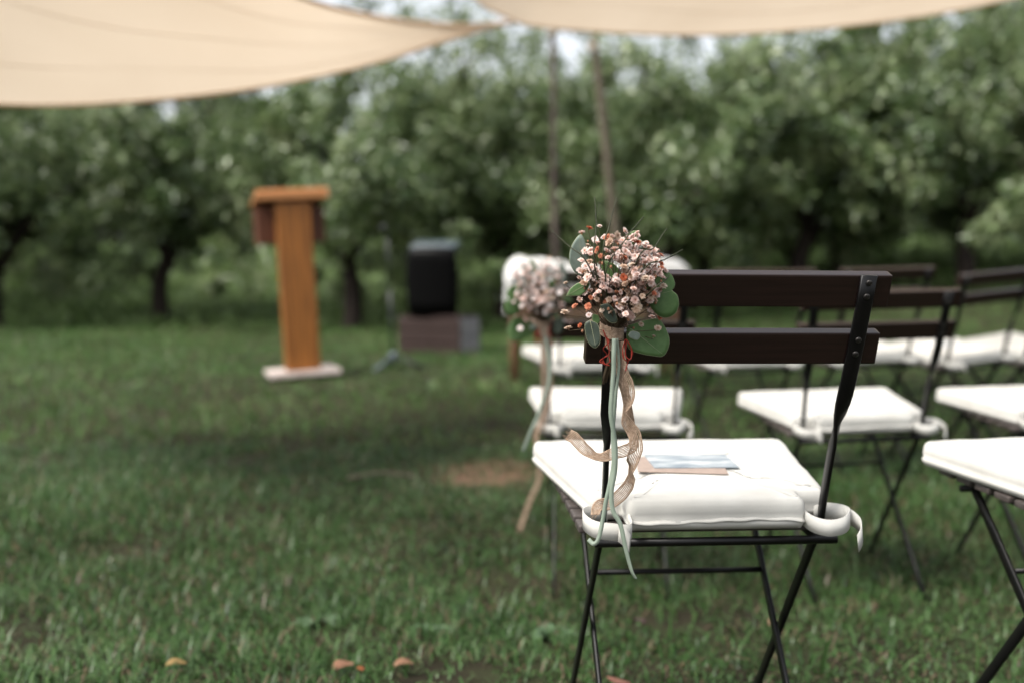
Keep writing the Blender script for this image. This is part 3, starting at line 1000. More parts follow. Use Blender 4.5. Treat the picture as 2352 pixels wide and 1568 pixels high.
# ------------------------------------------------------------------ flower bunches
def petal_mesh(seed):
    r = random.Random(seed)
    b = MB()
    for layer, (np_, rad, tilt, ln) in enumerate(((10, 0.0010, 0.2, 0.0048), (9, 0.0009, 0.6, 0.0045), (8, 0.0008, 0.95, 0.0041), (7, 0.0005, 1.25, 0.0036), (4, 0.0003, 1.45, 0.003))):
        for k in range(np_):
            a = 2 * math.pi * (k + r.uniform(-.25, .25)) / np_ + layer * 0.5
            t = tilt + r.uniform(-.2, .2)
            L = ln * r.uniform(.8, 1.15)
            d = Vector((math.cos(a), math.sin(a), 0)); s = Vector((-math.sin(a), math.cos(a), 0))
            up = Vector((0, 0, 1))
            p0 = d * rad
            p1 = p0 + (d * math.cos(t) + up * math.sin(t)) * L * 0.6
            p2 = p0 + (d * math.cos(t * .7) + up * math.sin(t * .7)) * L
            w = L * 0.30
            i = len(b.v)
            b.v += [p0, p1 - s * w, p1 + s * w, p2 - s * w * .6 + up * 0.0004, p2 + s * w * .6]
            b.f += [(i, i + 2, i + 1), (i + 1, i + 2, i + 4, i + 3)]
    # green-brown calyx
    i = len(b.v)
    for k in range(5):
        a = 2 * math.pi * k / 5
        b.v.append(Vector((math.cos(a) * 0.0018, math.sin(a) * 0.0018, 0.0006)))
    b.v.append(Vector((0, 0, -0.0032)))
    for k in range(5):
        b.f.append((i + k, i + 5, i + (k + 1) % 5))
    return b.mesh('blossom')

def blossom_mat(name, rim_a, rim_b, cen_a, cen_b):
    m, N, L, b = mat(name, 0.65, 0.3)
    tc = N.new('ShaderNodeTexCoord')
    ln = N.new('ShaderNodeVectorMath'); ln.operation = 'LENGTH'
    L.new(tc.outputs['Object'], ln.inputs[0])
    mr = N.new('ShaderNodeMapRange')
    mr.inputs['From Min'].default_value = 0.0012; mr.inputs['From Max'].default_value = 0.0040
    L.new(ln.outputs['Value'], mr.inputs['Value'])
    oi = N.new('ShaderNodeObjectInfo')
    rim = ramp(N, [(0.0, rim_a), (1.0, rim_b)])
    cen = ramp(N, [(0.0, cen_a), (1.0, cen_b)])
    L.new(oi.outputs['Random'], rim.inputs[0]); L.new(oi.outputs['Random'], cen.inputs[0])
    mx = N.new('ShaderNodeMix'); mx.data_type = 'RGBA'
    L.new(mr.outputs[0], mx.inputs[0]); L.new(cen.outputs[0], mx.inputs[6]); L.new(rim.outputs[0], mx.inputs[7])
    L.new(mx.outputs[2], b.inputs['Base Color'])
    tr = N.new('ShaderNodeBsdfTranslucent'); L.new(mx.outputs[2], tr.inputs[0])
    sh = N.new('ShaderNodeMixShader'); sh.inputs[0].default_value = 0.3
    L.new(b.outputs[0], sh.inputs[1]); L.new(tr.outputs[0], sh.inputs[2])
    L.new(sh.outputs[0], N['Material Output'].inputs['Surface'])
    return m
M['bl_pale'] = blossom_mat('pale_petals', (0.80, 0.70, 0.66), (0.76, 0.57, 0.50), (0.55, 0.28, 0.18), (0.48, 0.19, 0.10))
M['bl_beige'] = blossom_mat('dried_petals', (0.62, 0.52, 0.42), (0.52, 0.36, 0.26), (0.34, 0.19, 0.10), (0.30, 0.12, 0.05))
M['bl_orange'] = blossom_mat('salmon_petals', (0.56, 0.24, 0.14), (0.44, 0.11, 0.045), (0.36, 0.06, 0.02), (0.30, 0.04, 0.012))
M['bl_white'] = blossom_mat('white_petals', (0.86, 0.82, 0.80), (0.84, 0.75, 0.72), (0.70, 0.52, 0.44), (0.66, 0.44, 0.36))
blossoms = {k: [] for k in ('bl_pale', 'bl_beige', 'bl_orange', 'bl_white')}
for k in blossoms:
    for sd in range(5):
        me_ = petal_mesh(sd)
        me_.materials.append(M[k])
        blossoms[k].append(me_)

def euc_mat(name, c1, c2, rim):
    m, N, L, b = mat(name, 0.5, 0.4)
    nz = noise_n(N, L, 90, 5)
    r = ramp(N, [(0.3, c1), (0.7, c2)])
    L.new(nz.outputs['Fac'], r.inputs[0])
    # veins run out from the midrib, built from the leaf's own coordinates
    tc = N.new('ShaderNodeTexCoord')
    wv = N.new('ShaderNodeTexWave'); wv.wave_type = 'BANDS'; wv.bands_direction = 'DIAGONAL'
    wv.inputs['Scale'].default_value = 38; wv.inputs['Distortion'].default_value = 3.0
    L.new(tc.outputs['Object'], wv.inputs['Vector'])
    L.new(r.outputs[0], b.inputs['Base Color'])
    bump(N, L, b, wv.outputs['Fac'], 0.12, 0.0006)
    tr = N.new('ShaderNodeBsdfTranslucent'); L.new(r.outputs[0], tr.inputs[0])
    sh = N.new('ShaderNodeMixShader'); sh.inputs[0].default_value = 0.3
    L.new(b.outputs[0], sh.inputs[1]); L.new(tr.outputs[0], sh.inputs[2])
    L.new(sh.outputs[0], N['Material Output'].inputs['Surface'])
    return m
M['euc_sage'] = euc_mat('eucalyptus_sage', (0.17, 0.22, 0.18), (0.26, 0.32, 0.27), (0.3, 0.35, 0.28))
M['euc_green'] = euc_mat('eucalyptus_green', (0.075, 0.150, 0.045), (0.115, 0.205, 0.070), (0.3, 0.35, 0.28))
M['euc_dark'] = euc_mat('eucalyptus_dark', (0.035, 0.050, 0.036), (0.065, 0.085, 0.062), (0.2, 0.2, 0.16))
M['leaf_rim'] = simple('leaf_rim', (0.26, 0.28, 0.16), (0.36, 0.36, 0.24), 200, 0.6, 0.3)

def leaf_part(parent, outline, m, curl=0.004, off_y=0.0, seed=0, rib=None):
    """eucalyptus leaf from an x,z outline (metres, about the tie) with thickness, curl, a rim and a midrib"""
    pts = catmull([Vector((p[0], 0, p[1])) for p in outline] + [Vector((outline[0][0], 0, outline[0][1]))], 5)[:-1]
    n = len(pts)
    cen = sum(pts, Vector()) / n
    def yy(p):
        q = p - cen
        return off_y + 1.7 * curl * (math.sin(q.x * 60 + seed) + 0.7 * math.cos(q.z * 45 + seed * 2)) - 8 * curl * q.length_squared * 20
    V, F = [], []
    rings = [1.0, 0.8, 0.55, 0.28]
    for s_ in rings:
        for p in pts:
            q = cen + (p - cen) * s_
            V.append(Vector((q.x, yy(q), q.z)))
    V.append(Vector((cen.x, yy(cen), cen.z)))
    for j in range(len(rings) - 1):
        for i in range(n):
            i2 = (i + 1) % n
            F.append((j * n + i, j * n + i2, (j + 1) * n + i2, (j + 1) * n + i))
    l = (len(rings) - 1) * n
    for i in range(n):
        F.append((l + i, l + (i + 1) % n, len(V) - 1))
    o = link('leaf', mesh_py('leaf', V, F), m, parent)
    sol = o.modifiers.new('thick', 'SOLIDIFY'); sol.thickness = 0.0005; sol.offset = 0
    rim = MB().tube([Vector((p.x, yy(p), p.z)) for p in pts + [pts[0]]], 0.00028, 5, False)
    rim.build('leaf_rim', M['leaf_rim'], o)
    if rib:
        a, b = Vector((rib[0][0], 0, rib[0][1])), Vector((rib[1][0], 0, rib[1][1]))
        pr = [a.lerp(b, t) for t in np.linspace(0, 1, 10)]
        MB().tube([Vector((p.x, yy(p) - 0.0006, p.z)) for p in pr], [0.00035 * (1 - 0.7 * i / 9) for i in range(10)], 5).build('midrib', M['leaf_rim'], o)
    return o

def ribbon(parent, name, path, width, m, face=None, th=0.0008, strands=0, seed=0):
    """path: list of (x, y, z, turn) in metres about the tie; turn swings the flat side"""
    P = catmull([Vector(p[:3]) for p in path], 8)
    T = catmull([Vector((p[3], 0, 0)) for p in path], 8)
    n = len(P)
    b = MB()
    Ls, Rs = [], []
    for i in range(n):
        t = (P[min(i + 1, n - 1)] - P[max(i - 1, 0)]).normalized()
        side = Vector((1, 0, 0)) if abs(t.x) < 0.85 else Vector((0, 0, 1))
        s1 = Vector((0, -1, 0)).cross(t)
        if s1.length < 0.2: s1 = side
        s1 = (s1 - t * s1.dot(t)).normalized()
        s2 = t.cross(s1)
        w = (s1 * math.cos(T[i].x) + s2 * math.sin(T[i].x)) * width / 2
        Ls.append(P[i] - w); Rs.append(P[i] + w)
    if not strands:
        b.sheet(Ls, Rs, th)
    else:
        r = random.Random(seed)
        for k in range(strands):
            c = (k + 0.5) / strands
            hw = (0.30 if 0 < k < strands - 1 else 0.5) / strands
            l_ = [Ls[i].lerp(Rs[i], c - hw + 0.012 * math.sin(i * 0.9 + k)) for i in range(n)]
            r_ = [Ls[i].lerp(Rs[i], c + hw + 0.012 * math.sin(i * 0.9 + k)) for i in range(n)]
            b.sheet(l_, r_, th)
        for i in range(2, n - 1, 3):        # sparse weft threads
            b.tube([Ls[i], (Ls[i] + Rs[i]) / 2, Rs[i]], 0.00018, 4, False)
        for i in (n - 1,):                   # frayed end
            t = (P[-1] - P[-2]).normalized()
            for k in range(strands):
                q = Ls[-1].lerp(Rs[-1], (k + .5) / strands)
                b.tube([q, q + t * r.uniform(.001, .007) + Vector((r.uniform(-1, 1), r.uniform(-1, 1), r.uniform(-1, 1))) * 0.0015], 0.00022, 4, False)
    return b.build(name, m, parent)

SC = 1840.0     # px per metre of the picture at the near bunch
OX, OY = 1408.0, 772.0
def L2(px, py):
    return ((px - OX) / SC, -(py - OY) / SC)
def Z1(zx, zy):   # from an enlarged view of the bunch to frame pixels
    return ((1250 + zx / 3.136) * 0.9408, (450 + zy / 3.136) * 0.9408)
def LZ(zx, zy):
    return L2(*Z1(zx, zy))

def flower_bunch(loc, rot, seed, nb, label, ribbons, mirror=1, pale=False):
    r = random.Random(seed)
    root = empty('flower_bunch', loc, rot)
    tag(root, label, 'flowers', 'flower bunches tied to aisle chairs')
    heads = []
    # blossoms placed from the photograph's outline: loners first, then the dense dome
    loners = [(535, 370), (592, 338), (670, 322), (578, 470), (712, 515), (645, 452), (710, 412), (745, 408), (520, 884), (405, 985), (428, 1100), (520, 1080), (612, 1060), (590, 1003), (485, 935), (1110, 820), (1110, 1100), (1085, 1165), (1035, 890), (1078, 695), (1098, 508), (1102, 550), (410, 757), (990, 1070), (1085, 1022), (750, 1088), (875, 1085), (805, 960), (575, 930), (825, 1115), (1125, 1010)]
    dome = [(690, 740), (640, 670), (855, 680), (900, 530), (830, 520), (960, 470), (1030, 520), (980, 560), (950, 640), (770, 870), (840, 880), (930, 890), (620, 840), (640, 780), (720, 810), (780, 825), (700, 890)]
    pts = [(p, 1) for p in loners] + [(p, 0.8) for p in dome]
    tries = 0
    while len(pts) < nb and tries < 20000:
        tries += 1
        if r.random() < 0.6:
            a = r.uniform(0, 6.28); q = r.uniform(0, 1) ** 0.5
            c = (840 + 310 * q * math.cos(a), 710 + 300 * q * math.sin(a))
        else:
            a = r.uniform(0, 6.28); q = r.uniform(0, 1) ** 0.5
            c = (940 + 185 * q * math.cos(a), 640 + 210 * q * math.sin(a))
        if c[0] < 700 and 560 < c[1] < 610: continue
        if (c[0] - 745) ** 2 / 70 ** 2 + (c[1] - 640) ** 2 / 70 ** 2 < 1: continue
        if all((c[0] - p[0][0]) ** 2 + (c[1] - p[0][1]) ** 2 > r.choice((17, 22, 27)) ** 2 for p in pts):
            pts.append((c, 0))
    for _ in range(26):                     # stray sprays standing off the dome
        a = r.uniform(-3.3, 0.9)
        q = r.uniform(1.0, 1.22)
        pts.append(((845 + 290 * q * math.cos(a), 710 + 300 * q * math.sin(a)), 1))
    stems = MB()
    tie = Vector((0, 0, 0.004))
    for (zx, zy), lone in pts:
        x, z = LZ(zx, zy)
        x *= mirror
        q = min(1.0, math.hypot((zx - 830) / 330, (zy - 720) / 360))
        y = -0.048 * math.sqrt(max(0, 1 - q * q)) - 0.002 + r.uniform(-.012, .022)
        p = Vector((x, y, z))
        orange = (zx < 640 and 850 < zy < 1110 and r.random() < .75) or r.random() < .05
        kind = 'bl_orange' if orange else ('bl_beige' if (zy > 830 and r.random() < .55) or r.random() < .22 else 'bl_pale')
        if pale and r.random() < .85: kind = r.choice(('bl_pale', 'bl_white', 'bl_white'))
        o = link('blossom', blossoms[kind][r.randrange(5)], None, root, False)
        o.location = p
        d = (p - Vector((0, 0.03, -0.02))).normalized()
        d = (d * 0.8 + Vector((r.uniform(-.9, .9), r.uniform(-1.0, .5), r.uniform(-.4, 1.0)))).normalized()
        o.rotation_euler = d.to_track_quat('Z', 'Y').to_euler()
        s = r.uniform(0.62, 1.08) * (.85 if orange else 1)
        o.scale = (s, s, s * r.uniform(.8, 1.1))
        mid = tie.lerp(p, 0.55) + Vector((r.uniform(-.006, .006), r.uniform(-.004, .010), r.uniform(-.004, .006)))
        stems.tube(catmull([tie + Vector((r.uniform(-.004, .004), r.uniform(-.004, .004), 0)), mid, p - d * 0.003], 3), 0.00042, 4, False)
        if r.random() < 0.55:           # side sprig with a bud
            e = mid.lerp(p, 0.6) + Vector((r.uniform(-.012, .012), r.uniform(-.008, .004), r.uniform(-.004, .012)))
            stems.tube([mid.lerp(p, 0.2), e], 0.0003, 4, False)
            heads.append(e)
    so = stems.build('stems', M['stem'], root)
    so['kind'] = 'stuff'
    me_bud = bpy.data.meshes.get('bud')
    if me_bud is None:
        bm = bmesh.new(); bmesh.ops.create_icosphere(bm, subdivisions=1, radius=0.0017)
        bmesh.ops.scale(bm, vec=(1, 1, 1.35), verts=bm.verts)
        me_bud = bpy.data.meshes.new('bud'); bm.to_mesh(me_bud); bm.free()
    for e in heads:
        o = link('bud', me_bud, M['bud'], root)
        o.location = e
        s = r.uniform(.7, 1.2); o.scale = (s, s, s)
    # leaves
    def lz(lst): return [(mirror * LZ(*p)[0], LZ(*p)[1]) for p in lst]
    leaf_part(root, lz([(530, 705), (470, 660), (437, 570), (455, 470), (520, 385), (560, 450), (580, 560), (572, 640)]), M['euc_sage'], 0.002, 0.004, 1, lz([(530, 700), (515, 400)]))
    leaf_part(root, lz([(412, 852), (440, 800), (500, 755), (582, 748), (570, 800), (520, 846), (470, 852)]), M['euc_green'], 0.002, -0.012, 2, lz([(580, 755), (420, 848)]))
    leaf_part(root, lz([(585, 1035), (552, 1060), (553, 1120), (575, 1200), (625, 1242), (662, 1200), (660, 1120), (640, 1060)]), M['euc_dark'], 0.002, -0.022, 3, lz([(590, 1040), (630, 1235)]))
    leaf_part(root, lz([(675, 585), (740, 600), (790, 640), (825, 700), (822, 735), (770, 730), (715, 690), (670, 640)]), M['euc_green'], 0.003, -0.022, 4, lz([(815, 735), (690, 595)]))
    leaf_part(root, lz([(1035, 700), (1080, 660), (1150, 652), (1215, 690), (1243, 750), (1238, 790), (1222, 812), (1262, 850), (1275, 920), (1250, 985), (1190, 1018), (1120, 1005), (1060, 940), (1030, 850), (1015, 770)]), M['euc_green'], 0.0025, 0.002, 5, lz([(1020, 860), (1222, 815)]))
    leaf_part(root, lz([(880, 1085), (960, 1060), (1060, 1035), (1130, 1035), (1180, 1095), (1215, 1190), (1200, 1270), (1160, 1318), (1080, 1312), (990, 1295), (900, 1260), (880, 1180)]), M['euc_green'], 0.0025, 0.004, 6, lz([(890, 1090), (1160, 1300)]))
    leaf_part(root, lz([(880, 1150), (905, 1120), (960, 1130), (972, 1160), (950, 1186), (905, 1172)]), M['euc_sage'], 0.001, -0.014, 7)
    leaf_part(root, lz([(850, 470), (858, 420), (890, 375), (945, 358), (940, 410), (925, 470), (890, 500)]), M['euc_green'], 0.002, -0.004, 8, lz([(870, 490), (940, 365)]))
    leaf_part(root, lz([(925, 470), (935, 415), (975, 420), (1025, 465), (1000, 490), (955, 495)]), M['euc_sage'], 0.002, 0.002, 9)
    leaf_part(root, lz([(660, 920), (720, 910), (770, 970), (785, 1040), (740, 1050), (690, 1000)]), M['euc_dark'], 0.003, -0.030, 10)
    leaf_part(root, lz([(905, 640), (960, 560), (1010, 600), (1000, 680), (940, 720)]), M['euc_sage'], 0.002, 0.0, 11)
    leaf_part(root, lz([(612, 990), (650, 1000), (662, 1050), (630, 1060), (605, 1030)]), M['euc_green'], 0.002, -0.016, 12)
    # twigs
    for (a, b, c) in (((612, 110), (622, 300), (608, 640)), ((780, 120), (720, 330), (670, 560)), ((980, 258), (830, 440), (690, 680)), ((1155, 345), (1050, 490), (930, 570)), ((1275, 505), (1130, 580), (960, 660)), ((292, 365), (420, 480), (560, 620)), ((1180, 690), (1130, 740), (1040, 800))):
        P = []
        for k, q in enumerate((a, b, c)):
            x, z = LZ(*q)
            P.append(Vector((x * mirror, -0.030 - 0.01 * k, z)))
        P.append(Vector((0, 0, 0.01)))
        cp = catmull(P, 6)
        MB().tube([p + Vector((r.uniform(-1, 1), 0, r.uniform(-1, 1))) * 0.0004 for p in cp], [0.0006 + 0.0007 * i / len(cp) for i in range(len(cp))], 5).build('twig', M['twig'], root)
    # bundle of bare stems below the tie
    bd = MB()
    for k in range(11):
        x0, y0 = r.uniform(-.006, .006), r.uniform(-.004, .004)
        x1 = (L2(1392, 0)[0] + r.uniform(-.007, .007)) * mirror
        bd.tube([(x0, y0, 0.02), (x0 * .8, y0, -0.01), (x1, y0 + .004, L2(0, 868 + r.uniform(0, 18))[1])], [0.0016, 0.0018, 0.0016], 6)
    bd.build('stem_bundle', M['stem'], root)
    # burlap wrap: a wound band and a knot
    wr_ = []
    for k in range(40):
        a = k / 40 * 4 * math.pi
        z = 0.012 - 0.03 * k / 40 + 0.004 * math.sin(a)
        q = 0.0105 + 0.004 * math.cos(k / 40 * 3.1)
        wr_.append((math.cos(a) * q * 1.25, math.sin(a) * q, z, math.pi / 2 * 0))
    b = MB()
    for s_ in range(9):
        b.sheet([Vector((p[0], p[1], p[2] + (s_ - .4) * 0.0017)) for p in wr_], [Vector((p[0], p[1], p[2] + (s_ + .4) * 0.0017)) for p in wr_], 0.0008)
    b.build('burlap_wrap', M['burlap'], root)
    # red raffia
    for k, pts_ in enumerate(([(700, 1150), (735, 1200), (690, 1250), (720, 1300), (665, 1350), (740, 1380)], [(860, 1180), (840, 1260), (850, 1330), (890, 1340), (915, 1280), (880, 1200)], [(870, 1190), (862, 1300), (900, 1330), (905, 1250), (868, 1180)], [(885, 1340), (870, 1390), (860, 1420)], [(690, 1110), (720, 1190), (735, 1290), (690, 1330), (715, 1385)], [(680, 1345), (700, 1370), (740, 1350), (735, 1310)])):
        P = [Vector((LZ(*q)[0] * mirror, -0.013 - 0.002 * (i % 3), LZ(*q)[1])) for i, q in enumerate(pts_)]
        MB().tube(catmull(P, 6), 0.00075, 5).build('raffia_thread', M['thread'], root)
    for rb in ribbons:
        ribbon(root, *rb[:3], rb[3], M[rb[4]], strands=rb[5], seed=seed)
    return root

def Z2(zx, zy):   # enlarged view of the hanging ribbons -> metres about the tie
    px, py = 1176 + 0.330 * zx, 846.7 + 0.330 * zy
    return L2(px, py)
def rp(pts, width_unused=None):
    out = []
    for zx, zy, y, tw in pts:
        x, z = Z2(zx, zy)
        out.append((x, y, z, tw))
    return out
tie1 = at(1408, 772, 1.425)
rib1 = [
    ('sage_ribbon', rp([(705, -215, -0.014, 0.2), (700, -100, -0.018, 0.1), (700, 0, -0.018, 0.1), (690, 150, -0.018, 0.1), (682, 300, -0.018, 0.3), (705, 450, -0.016, 0.0), (716, 550, -0.016, 0.1), (714, 700, -0.016, 0.1), (690, 850, -0.016, 0.2), (700, 980, -0.018, 0.0), (752, 1080, -0.02, 0.4), (790, 1250, -0.02, 0.6), (830, 1400, -0.02, 0.9), (862, 1462, -0.02, 1.0)]), 0.0058, 0, 'sage', 0),
    ('sage_ribbon', rp([(722, -215, -0.010, 0.9), (735, -100, -0.012, 1.1), (738, 0, -0.012, 1.1), (715, 200, -0.012, 1.0), (700, 450, -0.012, .6), (706, 650, -0.013, .3), (672, 830, -0.015, .2), (650, 930, -0.016, 0.0), (630, 1050, -0.017, 0.1), (602, 1180, -0.017, .2), (570, 1222, -0.014, .2), (533, 1196, -0.010, .3)]), 0.0054, 0, 'sage', 0),
    ('burlap_ribbon', rp([(730, -190, -0.008, 0.3), (745, -80, -0.010, 0.5), (765, 20, -0.010, 0.5), (800, 110, -0.012, 0.3), (808, 200, -0.010, 0.6), (785, 300, -0.006, 1.4), (800, 375, -0.008, 0.6), (848, 450, -0.012, 0.2), (862, 550, -0.014, 0.1), (838, 640, -0.010, 0.5), (832, 710, -0.004, 1.35), (835, 780, 0.000, 1.0), (790, 870, 0.004, 0.5), (700, 950, 0.006, 0.3), (610, 975, 0.002, 0.7), (580, 1030, -0.004, 1.1)]), 0.0165, 0, 'burlap', 8),
    ('burlap_ribbon', rp([(735, -190, -0.002, 0.6), (750, 0, 0.002, 0.8), (800, 200, 0.006, 0.9), (840, 420, 0.008, 0.9), (858, 540, 0.010, 0.7), (800, 585, 0.010, 0.3), (720, 600, 0.004, 0.3), (640, 620, -0.004, 0.9), (575, 610, -0.004, 1.0), (500, 560, 0.0, 0.3), (440, 495, 0.004, 0.2), (395, 470, 0.008, 0.3)]), 0.0150, 0, 'burlap', 8),
]
rib1 = [(a, b, c, 0, d, e) if False else (a, b, c, th, m, st) for (a, b, c, th, m, st) in rib1]

def flower_bunch_ribbons(root, ribs, seed):
    for (name, path, width, _, mname, strands) in ribs:
        ribbon(root, name, path, width, M[mname], strands=strands, seed=seed)

fb1 = flower_bunch(tie1, (0, 0, 0), 5, 208, 'sharp bunch of pink baby’s breath and eucalyptus tied to the nearest chair', [])
flower_bunch_ribbons(fb1, rib1, 5)
tie2 = at(1246, 752, 2.70)
S2 = 2613 / 2.70
def r2(pts):
    return [((px - 1246) / S2 / 1.2, y, -(py - 752) / S2 / 1.2, tw) for px, py, y, tw in pts]
fb2 = flower_bunch(tie2, (0, 0, R(20)), 12, 165, 'blurred bunch of pink flowers on the second row chair by the aisle', [], mirror=-1, pale=True)
fb2.scale = (1.2, 1.2, 1.2)
flower_bunch_ribbons(fb2, [
    ('burlap_ribbon', r2([(1246, 752, -0.01, 0), (1240, 830, -.02, .2), (1242, 900, -.02, .1), (1236, 960, -.02, .6), (1222, 1000, -.02, .9), (1230, 1090, -.02, .4), (1205, 1150, -.02, .2), (1180, 1215, -.02, .5)]), 0.012, 0, 'burlap', 7),
    ('sage_ribbon', r2([(1246, 752, -0.012, 0), (1250, 860, -.03, .2), (1226, 940, -.03, .2), (1205, 985, -.03, .1), (1186, 1030, -.03, .1)]), 0.007, 0, 'sage', 0),
    ('burlap_ribbon', r2([(1250, 752, -0.014, 0), (1252, 830, -.02, .2), (1256, 880, -.02, .4), (1246, 930, -.02, .9), (1238, 990, -.02, .3)]), 0.012, 0, 'burlap', 7)], 9)

# ------------------------------------------------------------------ lectern
lp = at(695, 866, 7.4)
lz_ = gz(lp.x, lp.y)
lec = empty('lectern', (lp.x, lp.y, lz_), (0, R(-3.2), R(18)))
tag(lec, 'orange brown wooden lectern leaning slightly left on the lawn', 'lectern')
o = link('base_board', box_mesh('base_board', 0.45, 0.40, 0.03, 0.004), M['base_white'], lec, False); o.location = (0, 0, 0.040)
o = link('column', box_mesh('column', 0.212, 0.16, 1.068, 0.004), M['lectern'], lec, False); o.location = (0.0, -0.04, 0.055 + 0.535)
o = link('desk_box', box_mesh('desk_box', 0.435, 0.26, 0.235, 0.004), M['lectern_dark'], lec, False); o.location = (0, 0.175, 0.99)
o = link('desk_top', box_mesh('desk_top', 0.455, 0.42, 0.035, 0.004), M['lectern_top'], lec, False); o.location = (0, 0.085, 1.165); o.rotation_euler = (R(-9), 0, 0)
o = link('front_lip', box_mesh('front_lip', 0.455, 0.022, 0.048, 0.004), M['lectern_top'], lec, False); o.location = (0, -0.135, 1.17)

# ------------------------------------------------------------------ loudspeaker on a crate, microphone stand
cp_ = at(1010, 803, 9.3)
cz_ = gz(cp_.x, cp_.y)
crate = empty('wooden_crate', (cp_.x, cp_.y, cz_), (0, 0, R(-24)))
tag(crate, 'old dark wooden crate with a pale grey end under the loudspeaker', 'crate')
W_, D_, H_ = 0.56, 0.36, 0.30
for k in range(3):
    for s in (-1, 1):
        o = link('side_board', box_mesh('side_board', W_, 0.016, 0.092, 0.003, 1, 0.002, k * 2 + s), M['crate'], crate, False)
        o.location = (0, s * (D_ / 2), 0.05 + k * 0.1)
for s in (-1, 1):
    for k in range(2):
        o = link('end_board', box_mesh('end_board', 0.018, D_ - 0.018, 0.145, 0.003, 1, 0.002, k + 20 * s), M['crate_end'], crate, False)
        o.location = (s * (W_ / 2 - 0.011), 0, 0.078 + k * 0.15)
for k in range(4):
    o = link('top_board', box_mesh('top_board', W_ - 0.02, 0.083, 0.016, 0.003, 1, 0.002, k + 50), M['crate'], crate, False)
    o.location = (0, -0.132 + k * 0.088, H_ + 0.010)
spk_z = cz_ + H_ + 0.019
spk = empty('loudspeaker', (cp_.x - 0.02, cp_.y, spk_z), (R(2), 0, R(-10)))
spk.scale = (1.12, 1.08, 0.96)
tag(spk, 'black loudspeaker standing on the wooden crate', 'loudspeaker')
def speaker_mesh():
    b = MB()
    lev = [(0.0, .84, .86), (0.02, .92, .92), (0.12, .97, .97), (0.32, 1.0, 1.0), (0.48, .95, .98), (0.535, .92, .95), (0.560, .90, .86), (0.588, .84, .66)]
    out = []
    for k in range(17):                     # bowed front
        t = -1 + 2 * k / 16
        out.append((0.195 * t, -0.15 - 0.035 * (1 - t * t)))
    for k in range(1, 8):                   # tapering back
        out.append((0.195 - 0.07 * k / 8, -0.15 + 0.30 * k / 8))
    out += [(0.11, 0.165), (-0.11, 0.165)]
    for k in range(7, 0, -1):
        out.append((-0.195 + 0.07 * k / 8, -0.15 + 0.30 * k / 8))
    n = len(out)
    for z, sx, sy in lev:
        for x, y in out:
            b.v.append(Vector((x * sx, y * sy, z)))
    for j in range(len(lev) - 1):
        for i in range(n):
            i2 = (i + 1) % n
            b.f.append((j * n + i, j * n + i2, (j + 1) * n + i2, (j + 1) * n + i))
    b.f.append(tuple(reversed(range(n))))
    b.f.append(tuple((len(lev) - 1) * n + i for i in range(n)))
    return b.mesh('cabinet')
link('cabinet', speaker_mesh(), M['speaker'], spk)
gb = MB()
L_, R_ = [], []
gr = []
for j in range(9):
    z = 0.05 + 0.48 * j / 8
    row = []
    for k in range(13):
        t = -0.9 + 1.8 * k / 12
        sx = 0.98 if 0.1 < z < .45 else 0.93
        row.append(Vector((0.195 * t * sx, -0.156 - 0.036 * (1 - t * t), z)))
    gr.append(row)
for row in gr: gb.v += row
for j in range(8):
    for k in range(12):
        a = j * 13 + k
        gb.f.append((a, a + 1, a + 14, a + 13))
go = gb.build('grille', M['grille'], spk)
sol = go.modifiers.new('thick', 'SOLIDIFY'); sol.thickness = 0.006
M['cap'] = simple('speaker_sky_sheen', (0.035, 0.05, 0.058), (0.06, 0.08, 0.09), 60, 0.3, 0.5)  # added top piece; the bluish sky reflection is put into its colour
o = link('top_sheen', box_mesh('top_sheen', 0.335, 0.245, 0.062, 0.026, 4), M['cap'], spk); o.location = (0, -0.015, 0.583); o.rotation_euler = (R(9), 0, 0)

mp_ = at(903, 838, 7.9)
mz = gz(mp_.x, mp_.y)
mic = empty('microphone_stand', (mp_.x, mp_.y, mz))
tag(mic, 'thin dark microphone stand on three legs left of the loudspeaker', 'stand')
MB().tube([(0, 0, 0.07), (-0.02, 0, 0.55)], 0.011, 8).build('lower_tube', M['mic'], mic)
MB().tube([(-0.02, 0, 0.55), (-0.035, 0, 0.93)], 0.007, 8).build('upper_tube', M['mic'], mic)
MB().tube([(0.004, 0, 0.05), (0, 0, 0.12)], 0.024, 10).build('hub', M['mic_bright'], mic)
for a, m_ in ((R(248), 'mic_bright'), (R(335), 'mic'), (R(95), 'mic')):
    MB().tube([(0, 0, 0.10), (math.cos(a) * .14, math.sin(a) * .14, 0.055), (math.cos(a) * .27, math.sin(a) * .27, 0.012)], 0.011, 8).build('leg', M[m_], mic)
MB().tube([(-0.036, 0, 0.92), (-0.045, -0.03, 0.96), (-0.055, -0.08, 0.985)], [0.012, 0.014, 0.019], 8).build('microphone', M['mic'], mic)

# ------------------------------------------------------------------ couple's bench with a white throw
bp = at(1370, 880, 6.9)
bz = gz(bp.x, bp.y)
bench = empty('wooden_bench', (bp.x, bp.y, bz), (0, 0, R(2)))
tag(bench, 'brown wooden bench at the front, hidden behind the flower bunches', 'bench')
BW = 0.98
for s in (-1, 1):
    for y, h, ln in ((0.0, 0.73, -0.05), (0.42, 0.43, 0)):
        MB().tube([(s * BW / 2, y, -0.03), (s * BW / 2, y, 0.43), (s * BW / 2, y + ln, h)], [0.024, 0.024, 0.02], 8).build('leg', M['bench_wood'], bench)
    o = link('side_rail', box_mesh('side_rail', 0.03, 0.46, 0.045, 0.004), M['bench_wood'], bench, False); o.location = (s * BW / 2, 0.21, 0.40)
    o = link('stretcher', box_mesh('stretcher', 0.022, 0.40, 0.03, 0.004), M['bench_wood'], bench, False); o.location = (s * BW / 2, 0.21, 0.16)
